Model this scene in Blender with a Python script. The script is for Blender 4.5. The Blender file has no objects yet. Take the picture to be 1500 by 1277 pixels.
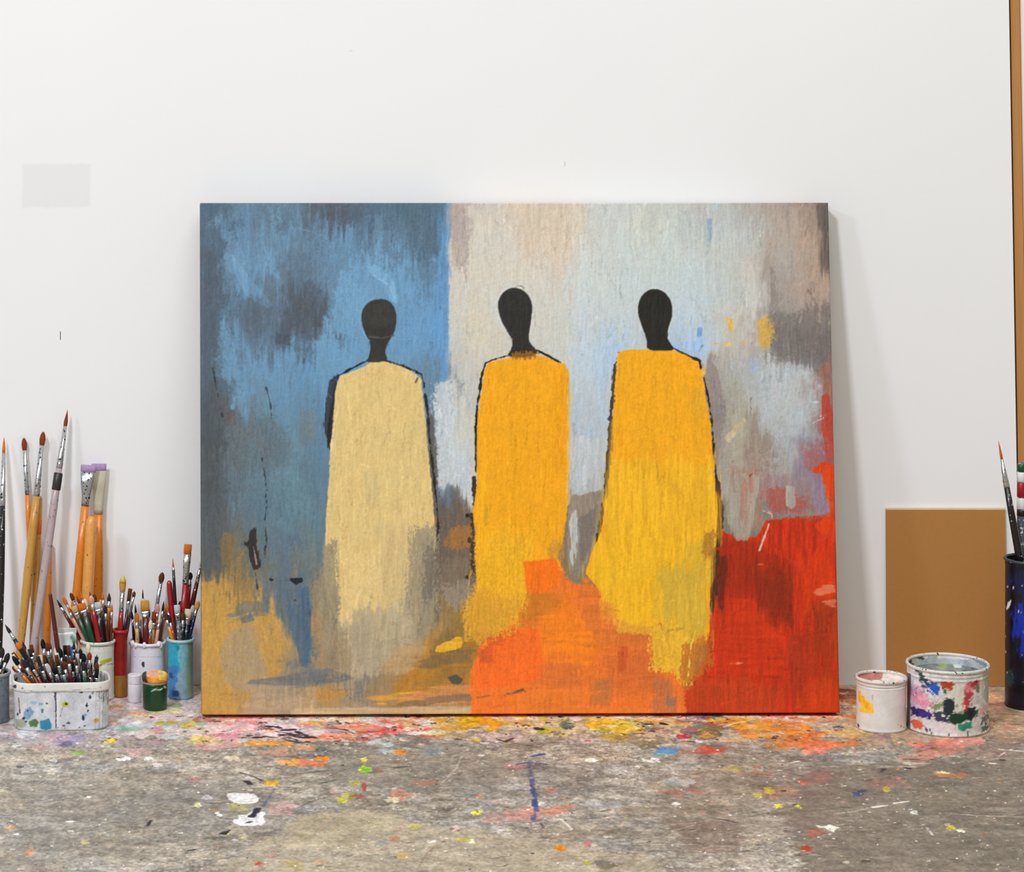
import bpy, bmesh, math, random
import numpy as np
from mathutils import Vector, Matrix
S = bpy.context.scene; C = S.collection
# ---------------------------------------------------------------- camera (level long lens, shifted down and right)
F = 5200.; D0 = 5.2; CAMX = -.56; CAMZ = 1.293; VX = 190.; VY = -290.     # focal px, distance to wall, vanishing point
cam = bpy.data.cameras.new('camera'); cam.sensor_width = 36; cam.lens = F/1500*36
cam.shift_x = (750-VX)/1500; cam.shift_y = -(638.5-VY)/1500; cam.clip_end = 60
co = bpy.data.objects.new('camera', cam); C.objects.link(co); co.location = (CAMX, -D0, CAMZ); co.rotation_euler = (math.pi/2, 0, 0)
S.camera = co
# ---------------------------------------------------------------- light
S.view_settings.view_transform = 'Standard'; S.view_settings.look = 'None'; S.view_settings.gamma = 1
S.view_settings.exposure = -.34; S.view_settings.use_curve_mapping = False
W = bpy.data.worlds.new('studio air'); S.world = W; W.use_nodes = True
W.node_tree.nodes['Background'].inputs[0].default_value = (1, .95, .68, 1); W.node_tree.nodes['Background'].inputs[1].default_value = .41
def area(name, loc, target, size, power, col=(1, 1, 1), sy=None):
    l = bpy.data.lights.new(name, 'AREA'); l.energy = power; l.color = col; l.size = size
    if sy: l.shape = 'RECTANGLE'; l.size_y = sy
    o = bpy.data.objects.new(name, l); C.objects.link(o); o.location = loc
    o.rotation_euler = (Vector(target)-Vector(loc)).to_track_quat('-Z', 'Y').to_euler()
    return o
area('key_softbox', (-2.5, -5.2, 4.7), (0, 0, .5), .62, 262, (.95, .98, 1.05))
area('side_softbox', (-4.6, -4.1, 3.7), (0, 0, .4), .6, 88, (.90, .935, 1.08))
area('overhead_softbox', (.3, -2.6, 4.4), (0, -.1, .6), 2.2, 100, (.985, .98, 1))

# ---------------------------------------------------------------- helpers
def px_of(P):
    """project world points (n,3) to photo pixels"""
    d = P[..., 1]+D0
    return VX+(P[..., 0]-CAMX)*F/d, VY+(CAMZ-P[..., 2])*F/d
def on_floor(px, py, z=0.):
    d = F*(CAMZ-z)/(py-VY); return ((px-VX)*d/F+CAMX, d-D0)
def at(px, py, Y):
    d = Y+D0; return Vector(((px-VX)*d/F+CAMX, Y, CAMZ-(py-VY)*d/F))
def lin(c):
    c = np.asarray(c, np.float32)
    return np.where(c <= .04045, c/12.92, ((np.clip(c, 0, None)+.055)/1.055)**2.4)
def L3(rgb): return tuple(float(v) for v in lin(np.array(rgb)/255.))+(1,)
MATS = {}
def mat(name, rgb, rough=.5, metal=0., fleck=None, amount=.0, var=.12, scale=60., bump=.15, spec=.5, coat=0.):
    """procedural paint / wood / metal: noise mottling, optional dried paint flecks"""
    key = (name, rgb)
    if key in MATS: return MATS[key]
    m = bpy.data.materials.new(name); m.use_nodes = True; nt = m.node_tree; b = nt.nodes['Principled BSDF']
    N = nt.nodes.new; lk = nt.links.new
    tc = N('ShaderNodeTexCoord'); nz = N('ShaderNodeTexNoise'); nz.inputs['Scale'].default_value = scale; nz.inputs['Detail'].default_value = 4
    lk(tc.outputs['Object'], nz.inputs['Vector'])
    mx = N('ShaderNodeMix'); mx.data_type = 'RGBA'; c = np.array(L3(rgb)[:3])
    mx.inputs['A'].default_value = tuple(c*(1-var))+(1,); mx.inputs['B'].default_value = tuple(np.clip(c*(1+var), 0, 1))+(1,)
    lk(nz.outputs['Fac'], mx.inputs['Factor']); out = mx.outputs['Result']
    if fleck:
        v = N('ShaderNodeTexNoise'); v.inputs['Scale'].default_value = scale*2.2; v.inputs['Detail'].default_value = 2
        lk(tc.outputs['Object'], v.inputs['Vector'])
        r = N('ShaderNodeValToRGB'); r.color_ramp.elements[0].position = .62-amount*.2; r.color_ramp.elements[1].position = .65-amount*.2
        lk(v.outputs['Fac'], r.inputs['Fac'])
        m2 = N('ShaderNodeMix'); m2.data_type = 'RGBA'; lk(out, m2.inputs['A']); m2.inputs['B'].default_value = L3(fleck)
        lk(r.outputs['Color'], m2.inputs['Factor']); out = m2.outputs['Result']
    lk(out, b.inputs['Base Color'])
    b.inputs['Roughness'].default_value = rough; b.inputs['Metallic'].default_value = metal; b.inputs['Specular IOR Level'].default_value = spec
    b.inputs['Coat Weight'].default_value = coat
    if bump:
        bp = N('ShaderNodeBump'); bp.inputs['Strength'].default_value = bump; bp.inputs['Distance'].default_value = .0006
        lk(nz.outputs['Fac'], bp.inputs['Height']); lk(bp.outputs['Normal'], b.inputs['Normal'])
    MATS[key] = m; return m
def paint_mat(name, rough=.5, spec=.5, grain=.0, gscale=900., bump=0.):
    """surface whose own colours are stored on it as a colour attribute"""
    m = bpy.data.materials.new(name); m.use_nodes = True; nt = m.node_tree; b = nt.nodes['Principled BSDF']; N = nt.nodes.new; lk = nt.links.new
    a = N('ShaderNodeAttribute'); a.attribute_name = 'Col'; out = a.outputs['Color']
    tc = N('ShaderNodeTexCoord'); nz = N('ShaderNodeTexNoise'); nz.inputs['Scale'].default_value = gscale; nz.inputs['Detail'].default_value = 3
    lk(tc.outputs['Object'], nz.inputs['Vector'])
    if grain:
        mr = N('ShaderNodeMapRange'); mr.inputs['From Min'].default_value = .25; mr.inputs['From Max'].default_value = .75
        mr.inputs['To Min'].default_value = 1-grain; mr.inputs['To Max'].default_value = 1+grain; lk(nz.outputs['Fac'], mr.inputs['Value'])
        vm = N('ShaderNodeVectorMath'); vm.operation = 'SCALE'; lk(out, vm.inputs[0]); lk(mr.outputs['Result'], vm.inputs['Scale']); out = vm.outputs['Vector']
    lk(out, b.inputs['Base Color']); b.inputs['Roughness'].default_value = rough; b.inputs['Specular IOR Level'].default_value = spec
    if bump:
        bp = N('ShaderNodeBump'); bp.inputs['Strength'].default_value = bump; bp.inputs['Distance'].default_value = .0008
        lk(nz.outputs['Fac'], bp.inputs['Height']); lk(bp.outputs['Normal'], b.inputs['Normal'])
    return m
def empty(name, loc=(0, 0, 0)):
    o = bpy.data.objects.new(name, None); o.empty_display_size = .02; C.objects.link(o); o.location = loc; return o
def tag(o, label=None, cat=None, group=None, kind=None):
    if label: o['label'] = label
    if cat: o['category'] = cat
    if group: o['group'] = group
    if kind: o['kind'] = kind
    return o
def mesh_obj(name, V, faces, m, parent=None, smooth=True, col=None):
    """V in world coordinates; the parent (an unrotated Empty) only shifts the origin"""
    V = np.asarray(V, np.float32)
    off = np.array(parent.location if parent else (0, 0, 0), np.float32)
    if parent and parent.parent: off = off+np.array(parent.parent.location, np.float32)
    me = bpy.data.meshes.new(name)
    faces = np.asarray(faces, np.int32) if not isinstance(faces, list) else faces
    if isinstance(faces, np.ndarray):
        n = len(faces); k = faces.shape[1]
        me.vertices.add(len(V)); me.vertices.foreach_set('co', (V-off).ravel())
        me.loops.add(n*k); me.loops.foreach_set('vertex_index', faces.ravel())
        me.polygons.add(n); me.polygons.foreach_set('loop_start', np.arange(0, n*k, k, dtype=np.int32)); me.polygons.foreach_set('loop_total', np.full(n, k, np.int32))
        me.update(calc_edges=True)
    else:
        me.from_pydata([tuple(v) for v in (V-off)], [], faces); me.update()
    if smooth: me.polygons.foreach_set('use_smooth', np.ones(len(me.polygons), bool))
    if col is not None:
        a = me.color_attributes.new('Col', 'FLOAT_COLOR', 'POINT')
        c = np.ones((len(V), 4), np.float32); c[:, :3] = lin(np.clip(col, 0, 1)); a.data.foreach_set('color', c.ravel())
    me.materials.append(m); me.validate()
    o = bpy.data.objects.new(name, me); C.objects.link(o)
    if parent: o.parent = parent
    return o
def grid_faces(H, Wd, wrap=False):
    j = np.arange(H-1)[:, None]; i = np.arange(Wd if wrap else Wd-1)[None, :]; i2 = (i+1) % Wd
    return np.stack([j*Wd+i+0*j, j*Wd+i2+0*j, (j+1)*Wd+i2, (j+1)*Wd+i+0*j], -1).reshape(-1, 4)
def sharp(o, deg=35):
    o.data.set_sharp_from_angle(angle=math.radians(deg)); return o
def box(name, lo, hi, m, parent=None, bevel=.0, shear=0.):
    bm = bmesh.new(); bmesh.ops.create_cube(bm, size=1)
    for v in bm.verts:
        v.co = Vector([(lo[k]+hi[k])/2+v.co[k]*(hi[k]-lo[k]) for k in range(3)])
    if bevel: bmesh.ops.bevel(bm, geom=bm.edges[:], offset=bevel, segments=2, affect='EDGES', profile=.6)
    if shear:
        for v in bm.verts: v.co.x += shear*v.co.z
    off = Vector(parent.location) if parent else Vector()
    for v in bm.verts: v.co -= off
    me = bpy.data.meshes.new(name); bm.to_mesh(me); bm.free(); me.materials.append(m)
    o = bpy.data.objects.new(name, me); C.objects.link(o)
    if parent: o.parent = parent
    return o
def lathe_v(prof, cx, cy, z0, seg):
    th = np.arange(seg)/seg*math.tau; P = np.array(prof, np.float32)
    V = np.zeros((len(P), seg, 3), np.float32)
    V[..., 0] = cx+P[:, :1]*np.cos(th); V[..., 1] = cy+P[:, :1]*np.sin(th); V[..., 2] = z0+P[:, 1:2]
    return V
def dense(prof, step):
    out = [prof[0]]
    for a, b in zip(prof, prof[1:]):
        n = max(1, int(math.hypot(b[0]-a[0], b[1]-a[1])/step))
        out += [(a[0]+(b[0]-a[0])*k/n, a[1]+(b[1]-a[1])*k/n) for k in range(1, n+1)]
    return out
def lathe(name, prof, cx, cy, z0, m, parent=None, seg=64, col=None, cap=(False, False), step=None):
    if step: prof = dense(prof, step)
    V = lathe_v(prof, cx, cy, z0, seg); H = len(prof); Vf = V.reshape(-1, 3); fc = grid_faces(H, seg, True)
    c = col(Vf, cy) if col else None
    o_faces = fc
    if any(cap):
        o_faces = [tuple(int(q) for q in f) for f in fc]
        if cap[0]: o_faces.append(tuple(range(seg-1, -1, -1)))
        if cap[1]: o_faces.append(tuple(range((H-1)*seg, H*seg)))
    return mesh_obj(name, Vf, o_faces, m, parent, True, c)
# ---------------------------------------------------------------- paint laid down in numpy, stored as colour attributes
def _grid_noise(H, W, sy, sx, rng):
    gh, gw = int(H/sy)+3, int(W/sx)+3
    g = rng.random((gh, gw)).astype(np.float32)
    y = np.arange(H, dtype=np.float32)/sy; x = np.arange(W, dtype=np.float32)/sx
    yi = y.astype(int); xi = x.astype(int); fy = y-yi; fx = x-xi
    fy = (fy*fy*(3-2*fy))[:, None]; fx = (fx*fx*(3-2*fx))[None, :]
    a = g[yi][:, xi]; b = g[yi][:, xi+1]; c = g[yi+1][:, xi]; d = g[yi+1][:, xi+1]
    return (a*(1-fx)+b*fx)*(1-fy)+(c*(1-fx)+d*fx)*fy

def fbm(H, W, sy, sx, rng, octaves=3, gain=.55):
    t = np.zeros((H, W), np.float32); a = 1.0
    for k in range(octaves):
        t += a*_grid_noise(H, W, max(sy, 1.0), max(sx, 1.0), rng); a *= gain; sy /= 2.1; sx /= 2.1
        if sy < .9 and sx < .9: break
    t -= t.mean(); t /= (t.std()*3.4+1e-6)
    return np.clip(t+.5, 0, 1)

def box_blur(a, r):
    r = int(r)
    if r < 1: return a
    for ax in (0, 1):
        p = [(0, 0), (0, 0)]; p[ax] = (r+1, r)
        c = np.cumsum(np.pad(a, p, mode='edge'), axis=ax, dtype=np.float64)
        n = a.shape[ax]
        hi = np.take(c, np.arange(2*r+1, 2*r+1+n), axis=ax); lo = np.take(c, np.arange(0, n), axis=ax)
        a = ((hi-lo)/(2*r+1)).astype(np.float32)
    return a

def sstep(a, b, x):
    t = np.clip((x-a)/(b-a), 0, 1); return t*t*(3-2*t)

class Raster:
    """a sheet of paint: x0..x1, y0..y1 in its own units, ux, uy units per cell"""
    def __init__(s, x0, y0, x1, y1, ux, uy, seed, tr=None):
        s.x = np.arange(x0, x1+ux*.5, ux, dtype=np.float32); s.y = np.arange(y0, y1+uy*.5, uy, dtype=np.float32)
        s.W, s.H = len(s.x), len(s.y); s.ux, s.uy = ux, uy
        s.img = np.zeros((s.H, s.W, 3), np.float32); s.h = np.zeros((s.H, s.W), np.float32)
        s.rng = np.random.default_rng(seed); s.tr = tr; s.N = {}
    def noise(s, key, sy, sx, octaves=3):
        s.N[key] = fbm(s.H, s.W, sy/s.uy, sx/s.ux, s.rng, octaves)
    def _pts(s, pts):
        p = np.array([s.tr(*q) for q in pts] if s.tr else pts, np.float32)
        return p
    def _win(s, p, m):
        i0 = max(0, int((p[:, 0].min()-m-s.x[0])/s.ux)); i1 = min(s.W, int((p[:, 0].max()+m-s.x[0])/s.ux)+2)
        j0 = max(0, int((p[:, 1].min()-m-s.y[0])/s.uy)); j1 = min(s.H, int((p[:, 1].max()+m-s.y[0])/s.uy)+2)
        return i0, i1, j0, j1
    def _noise_win(s, key, i0, i1, j0, j1):
        n = s.N[key]; oy, ox = s.rng.integers(0, s.H), s.rng.integers(0, s.W)
        return n[(np.arange(j0, j1)+oy) % s.H][:, (np.arange(i0, i1)+ox) % s.W]
    def _lay(s, m, col, i0, i1, j0, j1, var, dh, n):
        c = np.array(col, np.float32)/255.
        cc = c[None, None]*(1+var*(n[..., None]-.5))
        v = s.img[j0:j1, i0:i1]; v += (cc-v)*m[..., None]
        s.h[j0:j1, i0:i1] += dh*m
    def patch(s, pts, col, soft=2, rough=.3, n='v', a=1., w=.12, var=.12, dh=0., sm=0):
        p = s._pts(pts)
        for _ in range(sm):
            q = np.roll(p, -1, 0); p = np.stack([p*.75+q*.25, p*.25+q*.75], 1).reshape(-1, 2)
        i0, i1, j0, j1 = s._win(p, soft*3+2*max(s.ux, s.uy))
        if i1 <= i0 or j1 <= j0: return
        X, Y = np.meshgrid(s.x[i0:i1], s.y[j0:j1]); ins = np.zeros(X.shape, bool)
        for k in range(len(p)):
            xa, ya = p[k]; xb, yb = p[(k+1) % len(p)]
            if ya == yb: continue
            ins ^= ((ya > Y) != (yb > Y)) & (X < (xb-xa)*(Y-ya)/(yb-ya)+xa)
        m = ins.astype(np.float32); r = max(1, round(soft/min(s.ux, s.uy)/1.7)) if soft > 0 else 0
        if s.ux != s.uy and r:
            # separable blur that respects the cell shape
            m = box_blur(m, r)
        else: m = box_blur(m, r)
        m = box_blur(m, r)
        N = s._noise_win(n, i0, i1, j0, j1)
        if n != 'g': w = w+max(0., soft*(s.ux > .1)-2.5)*.034
        m = sstep(.5-w, .5+w, m+rough*(N-.5)*np.where((m > .002) & (m < 1), 1, .55))*(m > .001)*a
        s._lay(m, col, i0, i1, j0, j1, var, dh, N)
    def line(s, pts, width, col, n='m', rough=.8, a=1., var=.1, dh=0., taper=False, brk=0.):
        if width >= 3.5: width *= .62
        p = s._pts(pts); i0, i1, j0, j1 = s._win(p, width+3*s.uy)
        if i1 <= i0 or j1 <= j0: return
        X, Y = np.meshgrid(s.x[i0:i1], s.y[j0:j1]); D = np.full(X.shape, 1e9, np.float32)
        L = np.hypot(*(p[1:]-p[:-1]).T); T = L.sum()+1e-9; acc = 0
        for k in range(len(p)-1):
            d = p[k+1]-p[k]; t = np.clip(((X-p[k, 0])*d[0]+(Y-p[k, 1])*d[1])/(d@d+1e-12), 0, 1)
            q = np.hypot(X-p[k, 0]-t*d[0], Y-p[k, 1]-t*d[1])
            if taper:
                u = (acc+t*L[k])/T; q = q/(.15+.85*np.sin(np.pi*np.clip(u, .04, .96)))
            D = np.minimum(D, q); acc += L[k]
        N = s._noise_win(n, i0, i1, j0, j1); e = .6*max(s.ux, s.uy)
        m = sstep(width/2+e, width/2-e, D+rough*width*(N-.5))*a
        if brk: m = m*sstep(brk-.1, brk+.1, s._noise_win('m', i0, i1, j0, j1))
        s._lay(m, col, i0, i1, j0, j1, var, dh, N)
    def blob(s, x, y, rx, ry, col, **k):
        q = s.rng.random(9)*.5+.75
        s.patch([(x+rx*q[i]*math.cos(i*math.tau/9), y+ry*q[i]*math.sin(i*math.tau/9)) for i in range(9)], col, **k)
    def wash(s, samples, sigma, warp=None, where=None):
        """smooth blend of colour notes (x, y, r, g, b)"""
        S = np.array(samples, np.float32); X, Y = np.meshgrid(s.x, s.y)
        if warp is not None: X = X+warp[0]; Y = Y+warp[1]
        num = np.zeros(s.img.shape, np.float32); den = np.zeros(X.shape, np.float32)+1e-9
        for q in S:
            wt = 1/((((X-q[0])**2+((Y-q[1])*.8)**2)/sigma**2)+.06)**1.7
            den += wt; num += wt[..., None]*(q[2:5]/255.)[None, None]
        out = num/den[..., None]
        if where is None: s.img[:] = out
        else: s.img += (out-s.img)*where[..., None]
def paint_canvas():
    """the abstract picture of three robed figures, in photo pixels over 295..1231 x 297..1047"""
    R = Raster(294, 296, 1230, 1047, 1.0, 1.0, 7)
    R.noise('v', 46, 4.2); R.noise('h', 4, 44); R.noise('c', 34, 26, 4); R.noise('m', 9, 8); R.noise('g', 2.4, 2.0, 2)
    R.noise('s', 16, 2.0, 2); R.noise('V', 110, 9)
    X, Y = np.meshgrid(R.x, R.y); N = R.N
    x_ = .62*N['g']+.5*N['s']+.25*N['v']; x_ -= x_.mean(); N['x'] = np.clip(.5+x_/(x_.std()*3.2), 0, 1)
    N['w'] = np.clip(.55*N['g']+.25*N['v']+.25*N['m'], 0, 1)
    wx = (N['c']-.5)*34+(N['m']-.5)*14+(N['g']-.5)*10; wy = (N['v']-.5)*50+(N['c']-.5)*30+(N['g']-.5)*12
    left = [(300,300,82,106,124),(400,308,98,122,142),(480,305,88,98,110),(540,320,86,110,132),(600,310,84,108,126),(650,320,86,118,142),
     (310,350,84,104,122),(350,350,103,136,165),(420,340,106,142,170),(490,350,104,142,172),(560,340,100,128,152),(610,340,88,112,130),(655,360,96,148,196),
     (310,400,82,98,114),(355,395,108,148,180),(400,400,112,154,188),(440,395,96,118,138),(480,385,104,134,160),(520,400,110,156,192),(580,400,112,158,194),(620,390,98,130,155),(652,400,102,152,196),
     (312,450,84,100,116),(345,440,98,126,150),(375,455,90,104,120),(405,460,98,116,134),(440,452,84,94,104),(466,470,84,92,102),(500,450,112,158,194),(530,440,115,162,198),(620,450,108,156,196),(652,470,102,154,202),
     (312,500,84,100,112),(338,500,106,146,178),(370,495,96,122,146),(415,495,80,96,110),(440,490,90,114,138),(490,505,110,156,192),(520,520,110,156,192),(600,500,108,154,192),(645,520,102,150,192),
     (310,550,84,104,118),(350,545,106,148,182),(400,550,106,148,182),(450,550,102,146,182),(480,540,108,154,190),(640,560,104,134,158),
     (306,600,78,88,94),(330,600,88,96,102),(360,590,108,150,182),(420,590,104,142,172),(470,600,100,138,170),
     (310,650,76,82,86),(345,650,102,112,120),(375,640,104,118,126),(420,640,106,138,154),(455,640,98,130,150),(475,650,98,132,160),
     (308,700,84,88,92),(345,690,98,114,126),(380,690,100,128,142),(430,700,104,138,152),(465,700,96,124,142),
     (310,750,92,98,102),(350,745,96,118,132),(385,740,92,118,134),(420,750,102,132,146),(462,750,100,126,140),
     (310,800,96,104,106),(350,800,104,106,102),(390,800,96,118,132),(425,800,92,116,134),(460,800,104,124,130),
     (305,845,92,96,94),(345,840,118,104,78),(385,845,112,112,104),(425,850,92,114,130),(460,850,112,118,116),
     (305,870,170,130,72),(330,885,188,146,76),(365,870,150,122,72),(400,875,108,116,118),(430,880,88,108,126),(465,870,136,124,102),
     (310,925,194,150,72),(345,920,190,152,84),(375,905,186,148,88),(400,915,194,156,92),(430,905,96,110,120),(448,940,88,104,122),(472,930,172,138,92),
     (310,965,190,148,76),(345,960,164,146,120),(370,955,152,140,122),(400,965,188,150,90),(430,965,162,140,104),(480,965,168,144,112),
     (310,1000,178,142,92),(350,995,166,152,132),(400,1000,138,128,112),(450,990,112,118,118),(500,992,116,118,116),(530,1000,130,126,118),
     (305,1030,188,144,72),(340,1030,184,142,78),(375,1025,178,152,122),(420,1030,170,150,120),(480,1025,178,144,96),(520,1030,168,148,116),
     (560,880,170,156,124),(600,880,152,142,120),(630,860,120,108,92),(560,940,170,154,126),(600,940,168,144,108),(560,1000,152,132,100),(600,1000,176,132,62),(640,980,180,134,56),(650,1030,176,148,110),
     (665,1010,170,120,72),(720,1040,176,140,108),(640,760,96,90,86),(650,740,90,96,102),(665,780,150,104,56),(680,790,150,108,66),(655,820,122,104,84),(680,830,112,98,84),(640,850,118,106,90),(665,870,134,118,98),(690,870,150,118,68),
     (650,900,150,124,84),(680,910,150,120,56),(700,910,204,160,58),(625,940,190,140,62),(660,960,128,104,72),(690,960,140,104,62)]
    R.wash(left, 24, (wx, wy))
    right = [(666,305,186,172,164),(700,305,206,198,188),(750,305,212,198,180),(790,312,206,192,174),(830,308,204,194,180),(870,305,204,206,202),(950,305,196,200,194),(1050,303,188,190,186),(1110,303,178,174,168),(1150,305,170,158,148),(1185,305,142,126,116),(1208,305,96,86,82),
     (672,350,190,180,172),(700,350,212,208,196),(740,350,216,208,196),(775,350,214,196,176),(820,345,214,200,184),(850,350,208,206,196),(900,350,202,208,206),(950,350,206,210,202),(1050,350,196,202,200),(1100,350,190,190,184),(1150,350,180,168,158),(1185,355,182,162,146),(1207,360,120,106,98),
     (666,400,206,200,190),(710,400,212,206,192),(770,390,214,208,196),(820,385,212,198,184),(860,400,206,212,210),(930,400,200,212,214),(1000,400,198,210,210),(1070,400,196,202,198),(1110,400,194,190,182),(1140,410,168,158,152),(1175,400,184,166,152),(1200,400,172,148,132),
     (668,450,206,202,190),(700,460,212,202,182),(725,440,208,210,204),(800,450,206,206,196),(850,450,202,212,216),(900,450,198,208,208),(1010,450,194,208,216),(1050,450,200,206,204),(1090,460,204,200,194),(1120,450,170,160,156),(1150,450,160,152,146),(1190,450,176,158,148),
     (664,500,198,198,192),(700,500,212,204,184),(715,480,208,202,190),(810,490,206,204,194),(850,510,194,208,220),(890,500,184,204,222),(1010,495,180,202,224),(1040,500,188,200,208),(1080,500,196,192,182),(1110,500,180,172,164),(1140,500,136,130,126),(1180,505,124,118,116),(1207,500,118,104,100),
     (658,560,148,148,148),(675,550,196,196,190),(690,560,198,198,192),(850,560,192,204,214),(880,560,188,200,210),(1042,560,150,140,136),(1070,560,172,170,162),(1100,560,178,184,190),(1140,550,190,198,202),(1175,560,182,186,186),(1207,550,144,106,96),
     (640,600,180,190,198),(660,600,194,202,208),(685,610,202,200,188),(845,610,180,196,210),(880,620,184,196,208),(1055,600,150,142,138),(1080,610,166,164,152),(1120,600,178,182,182),(1160,600,180,186,188),(1190,600,160,156,158),(1210,600,172,84,64),
     (648,650,194,206,214),(675,650,202,206,204),(692,650,200,200,192),(850,650,180,194,210),(880,650,186,194,204),(1058,650,160,152,146),(1085,640,180,168,144),(1110,650,152,138,126),(1150,650,172,178,182),(1180,650,150,152,166),(1205,650,158,100,98),
     (645,700,196,206,214),(660,715,150,160,170),(690,700,204,206,202),(850,695,182,190,198),(870,700,174,180,186),(1060,700,168,160,150),(1085,690,176,166,154),(1105,700,162,138,124),(1140,690,172,164,158),(1170,700,148,142,154),(1195,715,140,136,154),(1218,690,206,72,32),
     (645,735,92,110,122),(675,730,110,110,110),(700,730,190,190,184),(850,740,160,160,156),(870,735,132,128,124),(1070,740,176,168,158),(1095,740,176,160,150),(1120,740,160,92,78),(1160,740,156,120,124),(1195,735,140,126,148),(1225,740,206,62,22)]
    wr = sstep(-.12, .12, (X-656)/40.+(N['m']-.5)*.14+(N['s']-.5)*.10)*sstep(30, -30, Y-738+(N['v']-.5)*90+(N['m']-.5)*20)
    lowcut = sstep(6, -6, (640-X)) # keeps the grey only right of the seam
    R.wash(right, 26, (wx*.8, wy*.9), wr)
    # the paler strip runs on below the blue, left of the seam
    P = R.patch; L = R.line
    P([(636,562),(662,552),(664,640),(694,700),(700,735),(690,742),(668,712),(650,735),(640,722)],(198,206,212),7,1.0,'w',.95)
    P([(652,298),(661,298),(660,352),(656,348),(657,560),(645,560),(640,400)],(102,150,196),3,.5,'v',.75)
    P([(655,298),(680,298),(688,360),(684,400),(664,392)],(166,152,146),6,1.1,'w',.55)
    # blue wall strokes
    P([(338,372),(352,392),(378,420),(402,448),(392,452),(362,434),(346,405)],(112,158,196),4,.3,'v',.7)
    P([(450,408),(470,420),(478,450),(474,490),(452,500),(430,480),(418,500),(408,500),(410,470),(428,440)],(80,86,96),9,1.0,'w',.6)
    P([(405,488),(425,490),(424,506),(404,504)],(70,80,92),3,.9,'w',.7)
    P([(345,440),(380,430),(404,450),(400,480),(372,498),(350,480)],(88,100,114),9,.8,'v',.45)
    P([(470,300),(540,300),(530,322),(500,330),(474,318)],(84,90,100),8,.9,'w',.5)
    P([(560,298),(650,298),(646,370),(620,380),(604,350),(570,330)],(84,106,122),10,.9,'v',.5)
    P([(535,384),(560,392),(578,415),(584,445),(572,440),(560,414),(540,398)],(128,176,214),3,.4,'m',.6,dh=.5)
    P([(296,380),(318,360),(326,420),(316,500),(312,560),(296,560)],(82,92,104),9,.9,'v',.6)
    P([(296,560),(316,556),(326,600),(332,660),(338,760),(330,850),(296,850)],(78,84,90),10,1.,'v',.6)
    P([(326,596),(344,600),(348,624),(336,622),(328,612)],(96,90,92),3,.6,'m',.85)
    P([(326,620),(400,610),(428,650),(420,680),(384,690),(340,690)],(96,106,112),9,1.1,'w',.5)
    P([(440,604),(456,600),(462,640),(452,660),(442,650)],(112,118,112),6,.8,'v',.5)
    P([(482,560),(495,545),(489,600),(478,640),(474,620)],(52,58,66),2.4,.7,'s',.95)
    P([(296,848),(322,856),(344,900),(400,896),(414,930),(412,980),(400,1000),(330,1000),(296,1010)],(196,152,76),7,.9,'w',.75)
    P([(335,925),(372,915),(384,970),(400,990),(330,1002),(322,960)],(162,148,126),9,.9,'w',.65)
    P([(324,910),(360,880),(394,884),(390,900),(352,906)],(112,116,112),6,.8,'h',.7)
    P([(352,906),(368,898),(374,908),(356,914)],(96,112,124),2.5,.6,'h',.8)
    P([(324,782),(346,778),(340,830),(322,824)],(140,112,66),8,.9,'w',.6)
    P([(348,850),(374,850),(380,880),(356,884)],(158,128,74),8,1.,'w',.6)
    P([(418,886),(444,884),(452,920),(452,976),(440,978),(430,930)],(82,104,124),4,.5,'v',.85)
    P([(440,862),(452,858),(456,900),(454,972),(446,974)],(76,102,126),3,.5,'v',.8)
    P([(456,852),(482,850),(488,930),(486,975),(458,980)],(160,136,102),6,1.,'w',.6)
    P([(368,996),(480,980),(540,988),(500,1000),(440,1006),(360,1000)],(106,112,116),4,.6,'h',.75)
    P([(296,1008),(340,1004),(346,1047),(296,1047)],(196,150,74),6,.6,'w',.75)
    P([(376,1008),(470,1004),(460,1047),(350,1047)],(184,160,128),9,.8,'h',.6)
    P([(450,1012),(500,1004),(515,1020),(470,1030)],(190,140,66),8,1.,'w',.7)
    L([(390,568),(396,590),(398,612)],2.2,(66,76,86),brk=.35); L([(384,672),(389,700),(391,740),(388,760),(390,790),(388,815)],2.4,(54,60,66),brk=.3)
    L([(312,540),(318,575),(326,610)],2.2,(58,62,68),brk=.3); L([(316,650),(322,700)],1.8,(74,80,84),brk=.4)
    P([(366,776),(376,772),(376,800),(382,830),(374,836),(366,820),(362,800),(354,797),(364,792)],(50,42,44),2,.8,'s',.95,dh=.3)
    L([(371,800),(376,826)],1.6,(150,140,128)); L([(374,838),(377,862)],2,(60,58,60),brk=.3)
    P([(424,847),(444,847),(443,852),(436,854),(436,858),(426,852)],(34,38,42),1,.5,'m'); P([(394,846),(403,847),(400,853),(396,851)],(48,50,54),1,.6,'m')
    L([(432,880),(430,892)],2.4,(50,62,76),brk=.3); L([(403,850),(424,850)],1.2,(88,90,88),brk=.45)
    L([(320,918),(342,905),(372,897)],1.8,(190,164,110),brk=.3); L([(386,920),(391,950)],1.5,(206,180,128),brk=.3)
    L([(472,566),(500,600)],1.2,(120,160,190),a=.4); L([(340,374),(360,400)],1.6,(150,182,206),brk=.3,a=.6)
    L([(430,332),(470,344),(482,352)],1.4,(134,160,184),a=.5,brk=.35); L([(545,402),(568,416),(578,436)],1.8,(156,192,220),a=.7)
    # white sky strokes
    P([(752,298),(860,298),(852,345),(838,352),(832,388),(812,390),(800,376),(756,372),(754,340)],(214,196,174),7,.9,'v',.5)
    P([(1036,320),(1044,320),(1042,355),(1038,352)],(120,150,190),2,.8,'s',.55); P([(1042,300),(1052,298),(1048,312)],(190,206,224),3,.6,'v',.6)
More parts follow.
